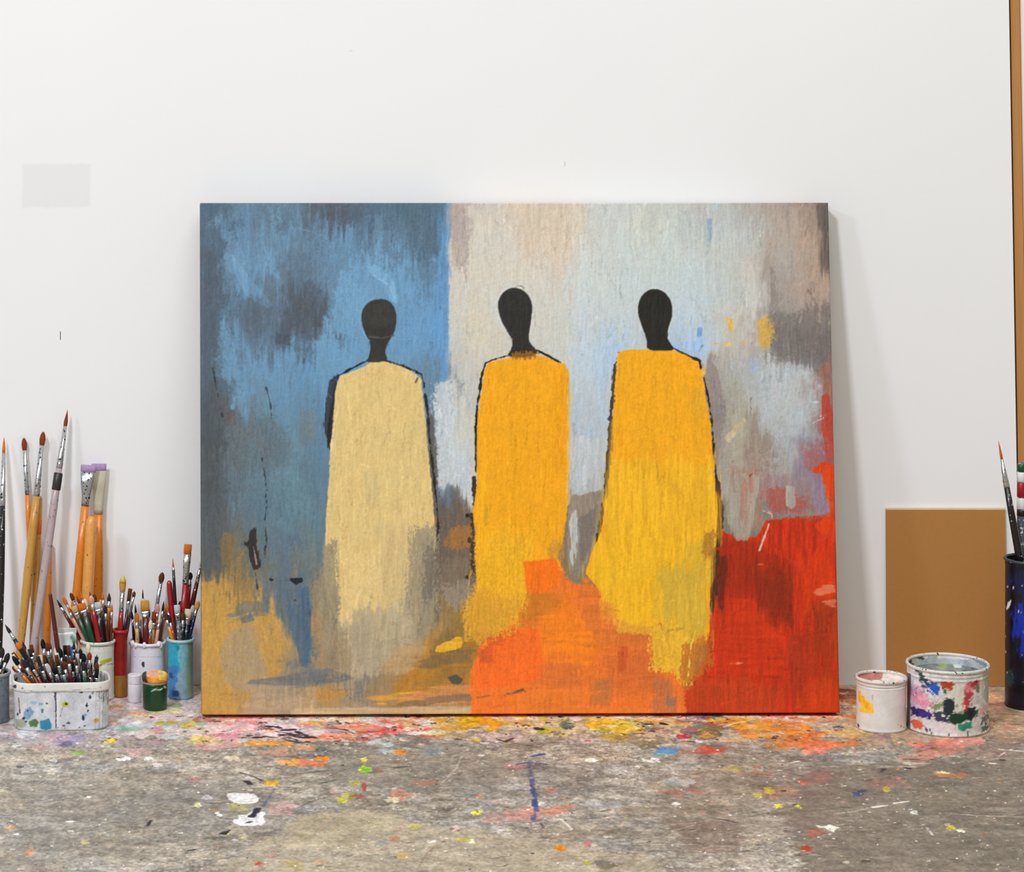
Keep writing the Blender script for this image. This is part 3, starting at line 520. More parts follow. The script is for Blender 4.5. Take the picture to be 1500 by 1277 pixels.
    spec = [ # x, y, rx, ry, colour, alpha
     (165,1068,26,6,(130,176,160),.8),(190,1066,20,5,(150,190,170),.7),(205,1060,30,5,(206,214,226),.7),(100,1082,20,7,(150,140,176),.8),(84,1078,14,7,(190,146,166),.7),(60,1094,14,7,(186,150,150),.6),(95,1090,14,4,(106,96,140),.8),
     (40,1074,18,4,(206,214,222),.8),(25,1091,8,3,(220,226,226),.8),(163,1085,10,4.5,(232,214,60),1),(112,1102,16,3.5,(140,180,80),.85),(135,1107,18,3,(176,168,96),.5),(240,1058,22,3.5,(184,176,60),.85),(278,1061,18,3.5,(190,180,80),.8),
     (236,1070,14,4,(222,140,150),.8),(250,1078,16,4,(206,214,222),.7),(200,1098,20,6,(212,168,168),.6),(230,1088,16,4,(200,160,170),.5),(265,1040,22,4,(214,196,190),.8),(250,1033,20,4,(134,160,110),.8),(252,1040,12,3,(170,190,140),.7),(170,1035,14,5,(214,150,116),.75),(190,1046,20,4,(230,190,180),.8),
     (300,1084,24,7,(214,196,120),.7),(292,1081,12,4,(230,210,90),.9),(330,1075,26,9,(236,160,176),.85),(350,1066,30,7,(240,190,200),.85),(320,1092,40,6,(226,160,150),.5),(372,1058,34,8,(238,196,204),.8),(300,1053,24,3,(150,60,50),.5),(350,1052,34,3,(238,140,136),.8),
     (415,1068,44,10,(232,206,216),.85),(366,1090,22,4,(236,150,60),.9),(400,1087,24,4,(240,160,60),.9),(440,1094,34,5,(222,164,130),.7),(460,1058,20,3,(206,176,60),.9),(500,1054,40,4,(234,214,150),.8),(520,1064,30,6,(238,170,150),.8),(470,1080,30,5,(232,140,110),.8),(492,1078,34,4,(226,110,80),.75),
     (576,1068,46,6,(232,96,90),.9),(600,1065,24,4,(236,70,70),.9),(540,1066,24,5,(236,130,120),.8),(540,1082,12,4,(206,110,130),.8),(560,1088,20,4,(190,204,206),.8),(607,1073,12,3.5,(240,236,230),.95),(640,1073,16,3,(234,236,190),.9),(620,1056,18,3,(236,236,240),.9),(590,1052,30,3,(226,206,150),.7),
     (692,1056,40,8,(236,184,20),.95),(716,1060,24,8,(232,164,30),.9),(680,1050,16,3,(240,200,30),1),(660,1066,34,5,(206,150,60),.8),(740,1058,16,5,(236,196,100),.8),(640,1060,14,4,(220,190,140),.6),(740,1078,30,6,(216,190,190),.6),
     (430,1116,26,4,(230,150,90),.8),(456,1117,24,5,(224,120,80),.85),(472,1111,11,3.5,(238,150,40),1),(427,1116,10,6,(236,160,70),.9),(410,1104,30,4,(222,150,120),.55),(397,1146,12,4.5,(226,170,50),.9),(416,1184,20,10,(212,160,160),.55),(532,1125,8,5,(206,220,70),1),(534,1112,6,3,(226,226,90),.95),(536,1127,7,5,(140,200,60),.95),
     (585,1102,12,5,(234,150,70),.9),(566,1098,14,4,(180,200,206),.7),(520,1146,8,5,(170,166,70),.8),(512,1165,10,6,(176,176,70),.8),(500,1171,7,5,(190,190,60),.95),(533,1152,4,7,(160,70,50),.8),(525,1166,12,3,(150,80,66),.7),(585,1164,16,6,(206,130,110),.65),(575,1171,12,3.5,(232,222,180),.8),(620,1146,24,4,(180,110,90),.5),(632,1100,16,8,(140,150,160),.6),(553,1128,8,3,(150,90,80),.6),
     (697,1190,9,2.4,(236,232,60),1),(702,1166,8,2,(216,130,100),.8),(607,1210,10,5,(206,196,90),.7),(683,1229,14,5,(186,176,80),.7),(690,1232,4,3,(240,240,200),.9),(634,1231,6,3,(250,246,240),1),(578,1228,8,4,(170,110,90),.7),(585,1253,20,2.5,(206,160,80),.6),(667,1213,5,4,(236,190,190),.8),(558,1234,10,3,(140,150,160),.6),(378,1264,6,3,(206,80,40),1),(430,1266,18,6,(180,160,100),.7),(398,1252,8,4,(180,140,130),.5),(471,1264,10,3,(206,150,120),.6),
     (42,1247,7,6,(206,140,100),.8),(17,1212,9,4,(196,150,106),.7),(126,1233,6,3,(206,196,110),.7),(285,1141,10,4,(176,116,110),.6),(290,1178,7,3,(230,226,170),.95),(320,1192,6,2.5,(240,238,226),1),(304,1168,8,4,(206,204,206),.8),(182,1111,12,3,(246,244,240),1),(218,1111,6,3,(240,238,234),.9),(230,1120,8,3,(236,230,224),.9),(78,1113,7,2.5,(240,236,236),.9),(130,1167,4,2,(230,226,220),.9),(24,1222,5,2,(240,236,230),.9),(340,1110,10,3,(240,226,180),.8),(350,1182,16,5,(180,170,100),.6),
     (805,1056,30,5,(196,190,150),.6),(797,1069,12,5,(190,196,50),.95),(831,1062,12,5,(70,100,84),.95),(828,1054,6,2.5,(90,116,100),.9),(886,1058,34,7,(240,190,40),.95),(905,1068,38,7,(226,190,40),.9),(920,1058,24,5,(206,196,70),.8),(900,1078,26,5,(196,160,60),.75),(872,1056,12,4,(248,200,50),.9),(935,1084,40,6,(150,130,90),.6),(870,1086,34,4,(206,190,196),.7),(950,1093,16,3,(110,110,80),.7),
     (975,1100,20,5,(70,150,206),1),(960,1105,16,3,(80,170,190),.9),(983,1097,14,4,(90,166,220),.9),(1045,1097,26,5,(214,80,60),.85),(1018,1101,18,4,(190,96,90),.7),(1000,1078,10,4,(196,40,70),.95),(1010,1072,18,7,(136,90,96),.7),(1030,1085,24,2.5,(236,226,226),.8),(1035,1074,24,7,(90,84,62),.75),(1040,1064,20,4,(96,110,80),.7),(1030,1050,24,4,(60,110,170),.9),(1014,1051,10,2,(206,226,240),.9),(1090,1046,16,2.5,(50,96,140),.9),(1070,1055,40,5,(206,160,60),.85),(1100,1064,40,7,(230,160,50),.85),(1110,1074,30,6,(214,150,70),.7),(1050,1053,24,3,(226,190,90),.8),
     (1160,1068,34,6,(230,140,40),.9),(1190,1074,26,5,(226,120,50),.9),(1190,1088,50,8,(232,120,60),.85),(1150,1082,30,6,(206,120,50),.7),(1205,1092,30,6,(240,130,90),.85),(1140,1092,30,6,(196,130,60),.55),(1196,1100,20,4,(236,140,120),.8),(1235,1072,20,7,(214,180,110),.7),(1240,1088,24,5,(226,120,70),.7),(1130,1058,18,3,(240,180,50),.9),(1150,1062,24,5,(180,150,150),.6),(1200,1055,40,5,(206,170,150),.7),(1290,1078,20,3,(150,110,120),.7),(1260,1075,26,4,(190,170,90),.6),(1280,1066,30,5,(240,200,170),.7),
     (1380,1088,44,6,(228,130,110),.9),(1370,1100,40,6,(206,130,110),.75),(1340,1110,30,5,(206,140,120),.6),(1420,1086,24,6,(230,150,140),.8),(1360,1094,20,3,(190,90,90),.7),(1395,1134,26,4,(206,130,80),.8),(1380,1131,12,1.8,(240,220,160),.95),(1290,1146,40,8,(176,130,116),.5),(1200,1136,24,8,(176,110,104),.5),(1140,1160,30,8,(176,120,90),.5),(1190,1145,20,3,(196,90,70),.6),
     (1257,1162,9,4.5,(60,80,120),.95),(1264,1158,10,2,(50,66,100),.8),(1140,1180,6,3,(230,226,60),.95),(1170,1180,5,2.5,(220,216,70),.95),(1127,1158,10,4,(206,196,60),.8),(1298,1155,6,4,(206,186,60),.8),(1180,1242,9,4,(180,60,40),1),(1195,1218,12,5,(170,100,80),.7),(1190,1224,10,3,(160,80,60),.6),(1224,1213,14,4,(246,242,226),1),(1206,1210,12,2,(240,232,220),.9),(1393,1212,9,3,(220,200,60),1),(1408,1216,8,2.6,(246,246,220),1),(1338,1189,6,3,(236,236,230),.95),
     (820,1242,9,5,(228,150,50),.95),(858,1262,6,3,(196,196,70),.9),(860,1235,8,4,(206,110,110),.7),(870,1238,8,2,(236,226,216),.8),(885,1266,20,6,(96,92,84),.7),(990,1145,30,5,(206,206,204),.6),(985,1146,16,4,(140,150,150),.6),(1000,1160,34,4,(170,100,96),.55),(950,1114,14,2.4,(246,244,240),1),(958,1112,8,2,(246,246,244),1),(866,1113,8,2.5,(240,240,240),.9),(936,1122,8,1.6,(240,236,230),.9),(990,1177,7,2.5,(240,236,230),.95),(880,1178,30,6,(176,180,186),.5),(900,1175,24,5,(130,130,124),.5),(880,1153,24,5,(130,126,124),.5),(840,1180,16,4,(190,190,196),.5),
     (755,1122,14,5,(190,130,130),.7),(806,1158,10,4,(190,110,100),.7),(800,1188,40,5,(196,120,100),.7),(770,1195,30,8,(190,130,126),.6),(830,1180,14,4,(200,110,90),.6),(750,1195,20,8,(200,140,136),.5),(720,1200,14,8,(200,150,140),.5),(1080,1126,26,4,(176,160,90),.6),(1110,1165,8,4,(206,196,70),.7),(1108,1132,30,4,(160,110,90),.5)]
    for (x, y, rx, ry, c, a) in spec: E(x, y, rx, ry, c, .0022 if rx < 13 else .0045, a=a, rough=.75 if rx < 13 else 1.0, n='g' if rx < 13 else 'd')
    # dense dried smears close to the wall, each stretch with the colours the photo shows there
    rg = random.Random(29)
    zones = [(0,170,[(206,214,222),(176,160,190),(200,170,180),(150,176,160),(224,224,224)]),(150,330,[(236,226,226),(230,190,190),(150,190,160),(214,206,120),(206,214,230),(222,150,130)]),(300,520,[(244,214,220),(240,180,190),(244,236,236),(236,160,110),(230,130,130),(120,70,70)]),(500,640,[(236,110,90),(240,236,226),(226,180,90),(240,170,150),(222,80,70)]),
             (620,780,[(238,190,30),(226,160,40),(244,226,190),(222,206,200),(190,150,70)]),(770,960,[(240,206,50),(206,196,70),(226,216,190),(110,120,80),(240,236,230),(190,160,90)]),(940,1100,[(226,170,60),(110,100,80),(60,110,160),(222,206,190),(180,70,70),(236,150,50)]),(1080,1260,[(236,140,50),(230,110,50),(240,180,60),(224,190,150),(190,110,70),(244,200,170)]),(1230,1500,[(232,170,130),(226,140,120),(206,170,130),(180,130,110),(240,216,190)])]
    for (xa, xb, cc) in zones:
        for _ in range(int((xb-xa)*.42)):
            t = rg.random(); y = 1043+42*t**1.5; x = rg.uniform(xa, xb); s = rg.uniform(.6, 1.5)*(1.1-.5*t)
            if x < 300 or x > 1228: y -= rg.uniform(0, 34)*(x > 1228 or x > 170)
            E(x, y, 12*s*rg.uniform(.5, 1.5), 2.2*s*rg.uniform(.6, 1.3), rg.choice(cc), .002, a=rg.uniform(.45, .95)*(1-.35*t), rough=1.1, n='g')
    for _ in range(90):
        y = 1046+rg.uniform(0, 40); x = rg.uniform(150, 1300); E(x, y, rg.uniform(2, 7), rg.uniform(.6, 1.3), (56,46,50), .001, a=.8, rough=1., n='g')
    # random flecks, denser and more coloured near the wall
    rg = random.Random(5)
    cols = [(244,242,238)]*6+[(226,218,206)]*4+[(206,196,180)]*3+[(232,206,60),(206,90,60),(226,150,60),(90,120,150),(220,150,150),(60,56,54),(60,56,54),(84,78,70),(150,160,80)]
    for _ in range(3300):
        y = 1048+229*rg.random()**1.15*1.6; x = rg.uniform(-260, 1800); t = max(0, 1-(y-1045)/60)
        c = rg.choice(cols); s = rg.uniform(.35, 1.1)*(2.2 if rg.random() < .07 else 1)
        if rg.random() < t*.6: c = rg.choice([(232,196,60),(226,120,70),(220,90,90),(236,180,190),(110,170,190),(240,236,230),(236,226,206),(120,150,110),(90,80,120),(70,50,46)]); s *= 1.5
        E(x, y, max(.9, s*rg.uniform(1, 3.2)), max(.75, s*rg.uniform(.5, .9)), c, 0, a=rg.uniform(.5, 1), rough=.3, n='g')
    for _ in range(2200):       # scuffs: short strokes, lighter and darker than the concrete
        y = 1050+360*rg.random(); x = rg.uniform(-260, 1800); l = rg.uniform(4, 34); sl = rg.uniform(-.28, .1); d = rg.random() < .5
        c = rg.choice([(96,88,80),(110,100,90),(84,76,68)]) if d else rg.choice([(186,176,160),(206,196,184),(196,180,160)])
        R.line([on_px(x, y), on_px(x+l*.5, y+l*.5*sl+rg.uniform(-1, 1)), on_px(x+l, y+l*sl)], rg.uniform(.0012, .0042), c, n='d', rough=1., a=rg.uniform(.2, .7), taper=True)
    P([(331,1162),(345,1160),(358,1161),(372,1162),(380,1169),(376,1175),(362,1177),(346,1176),(336,1171)], (234,232,234), .0012, rough=.3, n='g', dh=1.2, var=.04)
    P([(341,1201),(352,1197),(345,1194),(362,1192),(370,1186),(376,1187),(390,1190),(385,1197),(389,1203),(384,1208),(368,1209),(352,1209),(342,1204)], (238,236,238), .0012, rough=.4, n='g', dh=1.2, var=.04)
    ln = lambda pts, w, c, **k: R.line([on_px(*q) for q in pts], w, c, **{**dict(n='d', rough=.6), **k})
    ln([(378,1184),(374,1190),(368,1196)], .007, (34,36,62)); ln([(402,1155),(394,1168),(386,1180)], .003, (96,100,140), a=.8); ln([(361,1205),(366,1203)], .006, (70,70,90)); ln([(336,1215),(328,1221)], .008, (36,34,36)); ln([(220,1201),(217,1209)], .005, (40,38,40))
    ln([(352,1131),(372,1137),(384,1143)], .003, (60,52,56)); ln([(360,1144),(366,1148)], .008, (50,46,56)); ln([(272,1246),(288,1243)], .007, (60,56,52), taper=True)
    # the dark scribble under the picture and the crack lines
    for q in ([(356,1080),(372,1080),(390,1078),(405,1080)], [(412,1076),(428,1077),(440,1079),(452,1080)], [(405,1071),(420,1073),(436,1076)], [(420,1083),(440,1087),(452,1086)], [(392,1063),(404,1064),(410,1066)], [(436,1071),(450,1078),(462,1080)], [(414,1069),(430,1068)], [(425,1080),(436,1084)]):
        ln(q, .007, (44,34,44), brk=.15, a=.95)
    ln([(484,1066),(505,1068),(518,1074)], .004, (80,50,44)); ln([(560,1122),(580,1124),(610,1120)], .004, (70,64,60), taper=True); ln([(500,1162),(460,1172),(430,1185)], .0025, (110,96,90), taper=True); ln([(400,1128),(430,1133),(470,1130),(520,1124)], .003, (96,88,80), taper=True, a=.6)
    ln([(678,1104),(668,1125),(655,1138),(648,1145)], .0022, (206,196,180), a=.7); ln([(480,1128),(455,1130)], .002, (90,80,74)); ln([(610,1275),(625,1250),(635,1240)], .002, (150,120,90), a=.6)
    # blue monogram-like streak, white drips, long scratches
    for q in ([(775,1116),(777,1130),(780,1148),(784,1166),(786,1185),(782,1200)],): ln(q, .0055, (84,88,130), brk=.12)
    ln([(756,1119),(775,1116),(800,1119)], .004, (90,84,130), brk=.15); ln([(778,1108),(794,1104)], .007, (60,76,140)); ln([(762,1156),(770,1153),(780,1155)], .004, (120,120,150)); ln([(776,1204),(792,1200)], .005, (100,96,130), brk=.2); ln([(792,1205),(797,1212)], .003, (80,76,80)); ln([(780,1155),(784,1180)], .006, (50,76,130), brk=.2)
    ln([(819,1198),(830,1206),(838,1215)], .0022, (226,222,214)); ln([(858,1234),(940,1236),(1022,1236)], .0022, (206,186,170), a=.8, taper=True); ln([(1040,1238),(1075,1240)], .002, (206,186,170), a=.7)
    ln([(1222,1192),(1250,1188),(1280,1181),(1300,1177)], .0022, (206,200,190), a=.7); ln([(1279,1182),(1300,1179)], .0042, (240,238,232)); ln([(1310,1176),(1331,1173)], .0042, (240,238,232)); ln([(1386,1190),(1430,1194),(1500,1196)], .0028, (206,198,186), a=.85)
    ln([(1352,1207),(1358,1212),(1366,1222)], .0028, (230,226,216), brk=.2); ln([(1157,1117),(1170,1114)], .004, (240,238,236)); ln([(1322,1111),(1342,1112),(1366,1115)], .004, (60,40,34), taper=True); ln([(1318,1116),(1340,1117),(1366,1117)], .005, (220,190,160), taper=True); ln([(1298,1107),(1316,1104)], .003, (80,66,60)); ln([(1290,1130),(1296,1126)], .006, (70,60,60)); ln([(1326,1124),(1332,1125)], .006, (50,44,42))
    ln([(1060,1064),(1080,1058),(1104,1053)], .003, (246,230,170)); ln([(1464,1097),(1500,1100)], .004, (232,220,210)); ln([(1462,1108),(1472,1101)], .003, (230,200,190)); ln([(1450,1117),(1458,1118)], .005, (240,236,230)); ln([(920,1108),(940,1112)], .004, (90,76,66), taper=True); ln([(1040,1197),(1064,1201),(1090,1207)], .004, (90,80,90), taper=True)
    ln([(772,1091),(782,1092),(794,1093)], .004, (80,56,54), brk=.3); ln([(730,1083),(740,1086),(752,1080)], .005, (90,66,60), brk=.2); ln([(940,1060),(955,1060)], .006, (50,44,44)); ln([(970,1059),(975,1060)], .008, (40,36,40)); ln([(784,1066),(788,1067)], .012, (50,50,44)); ln([(930,1074),(940,1074)], .005, (60,50,46)); ln([(1000,1243),(1090,1247)], .002, (110,96,86), a=.5)
    for q in ([(1250,1240),(1280,1262)], [(1285,1245),(1295,1262)]): ln(q, .002, (170,162,148), a=.5)
    t = (N['g']-.5)*.17+(N['d']-.5)*.10+(N['h']-.5)*.05
    R.img *= (1+t)[..., None]; R.img = np.clip(R.img, 0, 1)
    R.h += (N['m']-.5)*1.2+(N['h']-.5)*1.2+(N['g']-.5)*.6
    return R
def on_px(x, y): return (x, y)
# ================================================================ the setting
def sample(img, fy, fx):
    H, Wd = img.shape[:2]; fy = np.clip(fy, 0, H-1.001); fx = np.clip(fx, 0, Wd-1.001)
    y = fy.astype(int); x = fx.astype(int); a = fy-y; b = fx-x
    if img.ndim == 3: a = a[..., None]; b = b[..., None]
    return (img[y, x]*(1-b)+img[y, x+1]*b)*(1-a)+(img[y+1, x]*(1-b)+img[y+1, x+1]*b)*a

def build_floor():
    R = paint_floor()
    ext = lambda a, lo, hi: np.concatenate([np.linspace(lo, a[0], 24)[:-1], a, np.linspace(a[-1], hi, 24)[1:]])
    xs = ext(R.x, -3.2, 3.0); ys = np.concatenate([np.linspace(-4.2, R.y[0], 30)[:-1], R.y])
    ys = np.append(ys, .05)
    X, Y = np.meshgrid(xs, ys)
    fx = (X-R.x[0])/R.ux; fy = (Y-R.y[0])/R.uy
    col = sample(R.img, fy, fx); h = sample(R.h, fy, fx)
    out = np.maximum(np.maximum(R.x[0]-X, X-R.x[-1]), R.y[0]-Y); t = sstep(-.24, 0., out)[..., None]
    col = col*(1-t)+(np.array([154, 146, 135])/255.)*t
    V = np.stack([X, Y, h*.00016*(1-t[..., 0])-.0004], -1).reshape(-1, 3)
    m = paint_mat('painted concrete', .62, .35, .14, 330, .7)
    nt = m.node_tree; bs = nt.nodes['Principled BSDF']; src = bs.inputs['Base Color'].links[0].from_socket
    tcn = [n for n in nt.nodes if n.type == 'TEX_COORD'][0]; n1 = nt.nodes.new('ShaderNodeTexNoise'); n1.inputs['Scale'].default_value = 9; n1.inputs['Detail'].default_value = 9; n1.inputs['Roughness'].default_value = .68
    nt.links.new(tcn.outputs['Object'], n1.inputs['Vector']); mr = nt.nodes.new('ShaderNodeMapRange'); mr.inputs['From Min'].default_value = .25; mr.inputs['From Max'].default_value = .75; mr.inputs['To Min'].default_value = .86; mr.inputs['To Max'].default_value = 1.13
    nt.links.new(n1.outputs['Fac'], mr.inputs['Value']); vm = nt.nodes.new('ShaderNodeVectorMath'); vm.operation = 'SCALE'; nt.links.new(src, vm.inputs[0]); nt.links.new(mr.outputs['Result'], vm.inputs['Scale']); nt.links.new(vm.outputs['Vector'], bs.inputs['Base Color'])
    o = mesh_obj('floor', V, grid_faces(len(ys), len(xs)), m, None, True, col.reshape(-1, 3)); tag(o, kind='structure')
build_floor()

def wall_mat(name, rgb, marks=()):
    """matt white emulsion, faint roller texture; marks = boxes (x0, x1, z0, z1, rgb, strength) of filler or scratches"""
    m = bpy.data.materials.new(name); m.use_nodes = True; nt = m.node_tree; b = nt.nodes['Principled BSDF']; N = nt.nodes.new; lk = nt.links.new
    def mth(op, a, b_=None, clamp=False):
        n = N('ShaderNodeMath'); n.operation = op; n.use_clamp = clamp
        for k, v in enumerate((a, b_)):
            if v is None: continue
            if isinstance(v, (int, float)): n.inputs[k].default_value = v
            else: lk(v, n.inputs[k])
        return n.outputs[0]
    tc = N('ShaderNodeTexCoord'); nz = N('ShaderNodeTexNoise'); nz.inputs['Scale'].default_value = 2.6; nz.inputs['Detail'].default_value = 5
    lk(tc.outputs['Object'], nz.inputs['Vector'])
    mx = N('ShaderNodeMix'); mx.data_type = 'RGBA'; c = np.array(L3(rgb)[:3])
    mx.inputs['A'].default_value = tuple(c*.97)+(1,); mx.inputs['B'].default_value = tuple(np.clip(c*1.03, 0, 1))+(1,); lk(nz.outputs['Fac'], mx.inputs['Factor']); out = mx.outputs['Result']
    sp = N('ShaderNodeSeparateXYZ'); lk(tc.outputs['Object'], sp.inputs[0])
    n2 = N('ShaderNodeTexNoise'); n2.inputs['Scale'].default_value = 55; lk(tc.outputs['Object'], n2.inputs['Vector'])
    wob = mth('MULTIPLY', mth('SUBTRACT', n2.outputs['Fac'], .5), .006)
    for (x0, x1, z0, z1, rg, st) in marks:
        e = min(.004, (x1-x0)/3)
        ux = mth('SUBTRACT', (x1-x0)/2, mth('ABSOLUTE', mth('SUBTRACT', mth('ADD', sp.outputs['X'], wob if x1-x0 > .02 else 0.), (x0+x1)/2)))
        uz = mth('SUBTRACT', (z1-z0)/2, mth('ABSOLUTE', mth('SUBTRACT', mth('ADD', sp.outputs['Z'], wob if x1-x0 > .02 else 0.), (z0+z1)/2)))
        f = mth('MULTIPLY', mth('DIVIDE', mth('MINIMUM', ux, uz), e, True), st, True)
        f = mth('MAXIMUM', f, 0.)
        m2 = N('ShaderNodeMix'); m2.data_type = 'RGBA'; lk(f, m2.inputs['Factor']); lk(out, m2.inputs['A']); m2.inputs['B'].default_value = L3(rg); out = m2.outputs['Result']
    lk(out, b.inputs['Base Color']); b.inputs['Roughness'].default_value = .8; b.inputs['Specular IOR Level'].default_value = .2
    n3 = N('ShaderNodeTexNoise'); n3.inputs['Scale'].default_value = 160; lk(tc.outputs['Object'], n3.inputs['Vector'])
    bp = N('ShaderNodeBump'); bp.inputs['Strength'].default_value = .08; bp.inputs['Distance'].default_value = .001; lk(n3.outputs['Fac'], bp.inputs['Height']); lk(bp.outputs['Normal'], b.inputs['Normal'])
    return m
def wx(px): return (px-VX)/1000.+CAMX
def wz(py): return CAMZ-(py-VY)/1000.
wm = wall_mat('white emulsion', (242, 242, 244), [(wx(31), wx(134), wz(306), wz(238), (229, 229, 231), .6), (wx(87.6), wx(89.4), wz(498), wz(485), (60, 60, 66), 1.),
    (wx(512), wx(517), wz(75.5), wz(73.5), (176, 176, 176), .8), (wx(826), wx(829), wz(244), wz(236), (196, 192, 190), .6)])
# main panel: its right edge leans very slightly, with a raw white edge
SH = -10/600.
def sheared_panel(name, x0, x1, y0, y1, z1, m, shear0, shear1):
    V = []
    for z in (0, z1):
        for y in (y0, y1):
            V += [(x0+shear0*z, y, z), (x1+shear1*z, y, z)]
    f = [(0, 1, 5, 4), (3, 2, 6, 7), (2, 0, 4, 6), (1, 3, 7, 5), (4, 5, 7, 6), (2, 3, 1, 0)]
    return mesh_obj(name, V, f, m, None, False)
xr = wx(1494.5)
tag(sheared_panel('wall_back', -3.2, xr, 0, .012, 2.7, wm, 0, SH), kind='structure')
tag(sheared_panel('wall_right', xr+.0175, 3.0, -.002, .012, 2.7, wall_mat('warm white emulsion', (240, 228, 222)), SH, 0), kind='structure')
tag(box('wall_backing', (-3.2, .05, 0), (3.0, .07, 2.7), mat('backing plaster', (70, 60, 52), .9, bump=0)), kind='structure')
wood = mat('bare pine', (182, 128, 70), .55, scale=14, var=.22)
st = sheared_panel('trim_1', xr+.0035, xr+.0165, .004, .048, 2.68, wood, SH, SH); tag(st, kind='structure')
# stretch the grain of the batten along its length
nt = wood.node_tree; nz = [n for n in nt.nodes if n.type == 'TEX_NOISE'][0]; tcn = [n for n in nt.nodes if n.type == 'TEX_COORD'][0]
mp = nt.nodes.new('ShaderNodeMapping'); mp.inputs['Scale'].default_value = (14, 14, .6); nt.links.new(tcn.outputs['Object'], mp.inputs['Vector']); nt.links.new(mp.outputs['Vector'], nz.inputs['Vector'])

# ================================================================ the leaning picture
def build_picture():
    R = paint_canvas()
    zf = .0062
    def low(px, py):
        d = F*(CAMZ-zf)/(py-VY); return np.array([(px-VX)*d/F+CAMX, d-D0, zf])
    BL, BR = low(296.8, 1045.8), low(1229.3, 1042.6)
    def top(px, py, Y):
        return np.array(at(px, py, Y))
    TR = top(1212.3, 297.8, -.0385); TL = top(294.8, 298.2, -.0385-(BL[1]-BR[1])*-1.0)
    n = np.cross(TR-BL, TL-BR); n = n/np.linalg.norm(n)
    if n[1] > 0: n = -n
    T = .034
    nu, nv = 960, 770
    u, v = np.meshgrid(np.linspace(0, 1, nu), np.linspace(0, 1, nv))
    u_, v_ = u[..., None], v[..., None]
    P = (BL*(1-u_)+BR*u_)*(1-v_)+(TL*(1-u_)+TR*u_)*v_
    px, py = px_of(P)
    fx = px-R.x[0]; fy = py-R.y[0]
    col = sample(R.img, fy, fx); h = sample(R.h, fy, fx)
    edge = np.minimum(np.minimum(u, 1-u)*nu, np.minimum(v, 1-v)*nv)
    P = P+n*(h*.00028*np.clip(edge/3, 0, 1))[..., None]
    # two extra rings: the rounded shoulder and the wrapped side
    def ring(P, col, out, back):
        ctr = P.reshape(-1, 3).mean(0)
        uu = (BR-BL)/np.linalg.norm(BR-BL); vv = np.cross(n, uu); vv = vv if vv[2] > 0 else -vv
        Q = np.pad(P, ((1, 1), (1, 1), (0, 0)), mode='edge'); Cc = np.pad(col, ((1, 1), (1, 1), (0, 0)), mode='edge')
        Q[:, 0] -= uu*out; Q[:, -1] += uu*out; Q[0] -= vv*out; Q[-1] += vv*out
        for sl in ((slice(None), 0), (slice(None), -1), (0, slice(1, -1)), (-1, slice(1, -1))): Q[sl] -= n*back
        return Q, Cc
    P, col = ring(P, col, .0006, .0005)
    P, col = ring(P, col, .0005, .0016)
    P, col = ring(P, col, 0., T-.002)
    base = (BL+BR)/2; root = empty('painting', (float(base[0]), float(base[1]), 0))
    tag(root, 'large abstract painting of three robed faceless figures leaning on the white wall', 'painting')
    m = paint_mat('acrylic on canvas', .6, .2, .05, 900, .0)
    cv = mesh_obj('canvas', P.reshape(-1, 3), grid_faces(P.shape[0], P.shape[1])[:, ::1], m, root, True, col.reshape(-1, 3))
    sharp(cv, 50)
    # wooden stretcher bars behind
    pine = mat('pine stretcher', (205, 170, 120), .6, scale=30)
    uu = (BR-BL)/np.linalg.norm(BR-BL); vv = np.cross(n, uu); vv = vv if vv[2] > 0 else -vv
    Wd = np.linalg.norm(BR-BL); Hh = np.linalg.norm(TL-BL); Wt = np.linalg.norm(TR-TL)
    Wd = min(Wd, Wt)
    def bar(a, b, c, d):
        V = []
        for w0 in (-.004, -T+.001):
            for (x, y) in ((a, c), (b, c), (b, d), (a, d)): V.append(BL+uu*x+vv*y+n*w0)
        return mesh_obj('stretcher_bar', V, [(0, 1, 2, 3), (7, 6, 5, 4), (0, 4, 5, 1), (1, 5, 6, 2), (2, 6, 7, 3), (3, 7, 4, 0)], pine, root, False)
    e = .004; bw = .04
    bar(e, Wd-e, e, e+bw); bar(e, Wd-e, Hh-bw-e, Hh-e); bar(e, e+bw, e+bw, Hh-bw-e); bar(Wd-e-bw, Wd-e, e+bw, Hh-bw-e); bar(Wd/2-bw/2, Wd/2+bw/2, e+bw, Hh-bw-e)
build_picture()

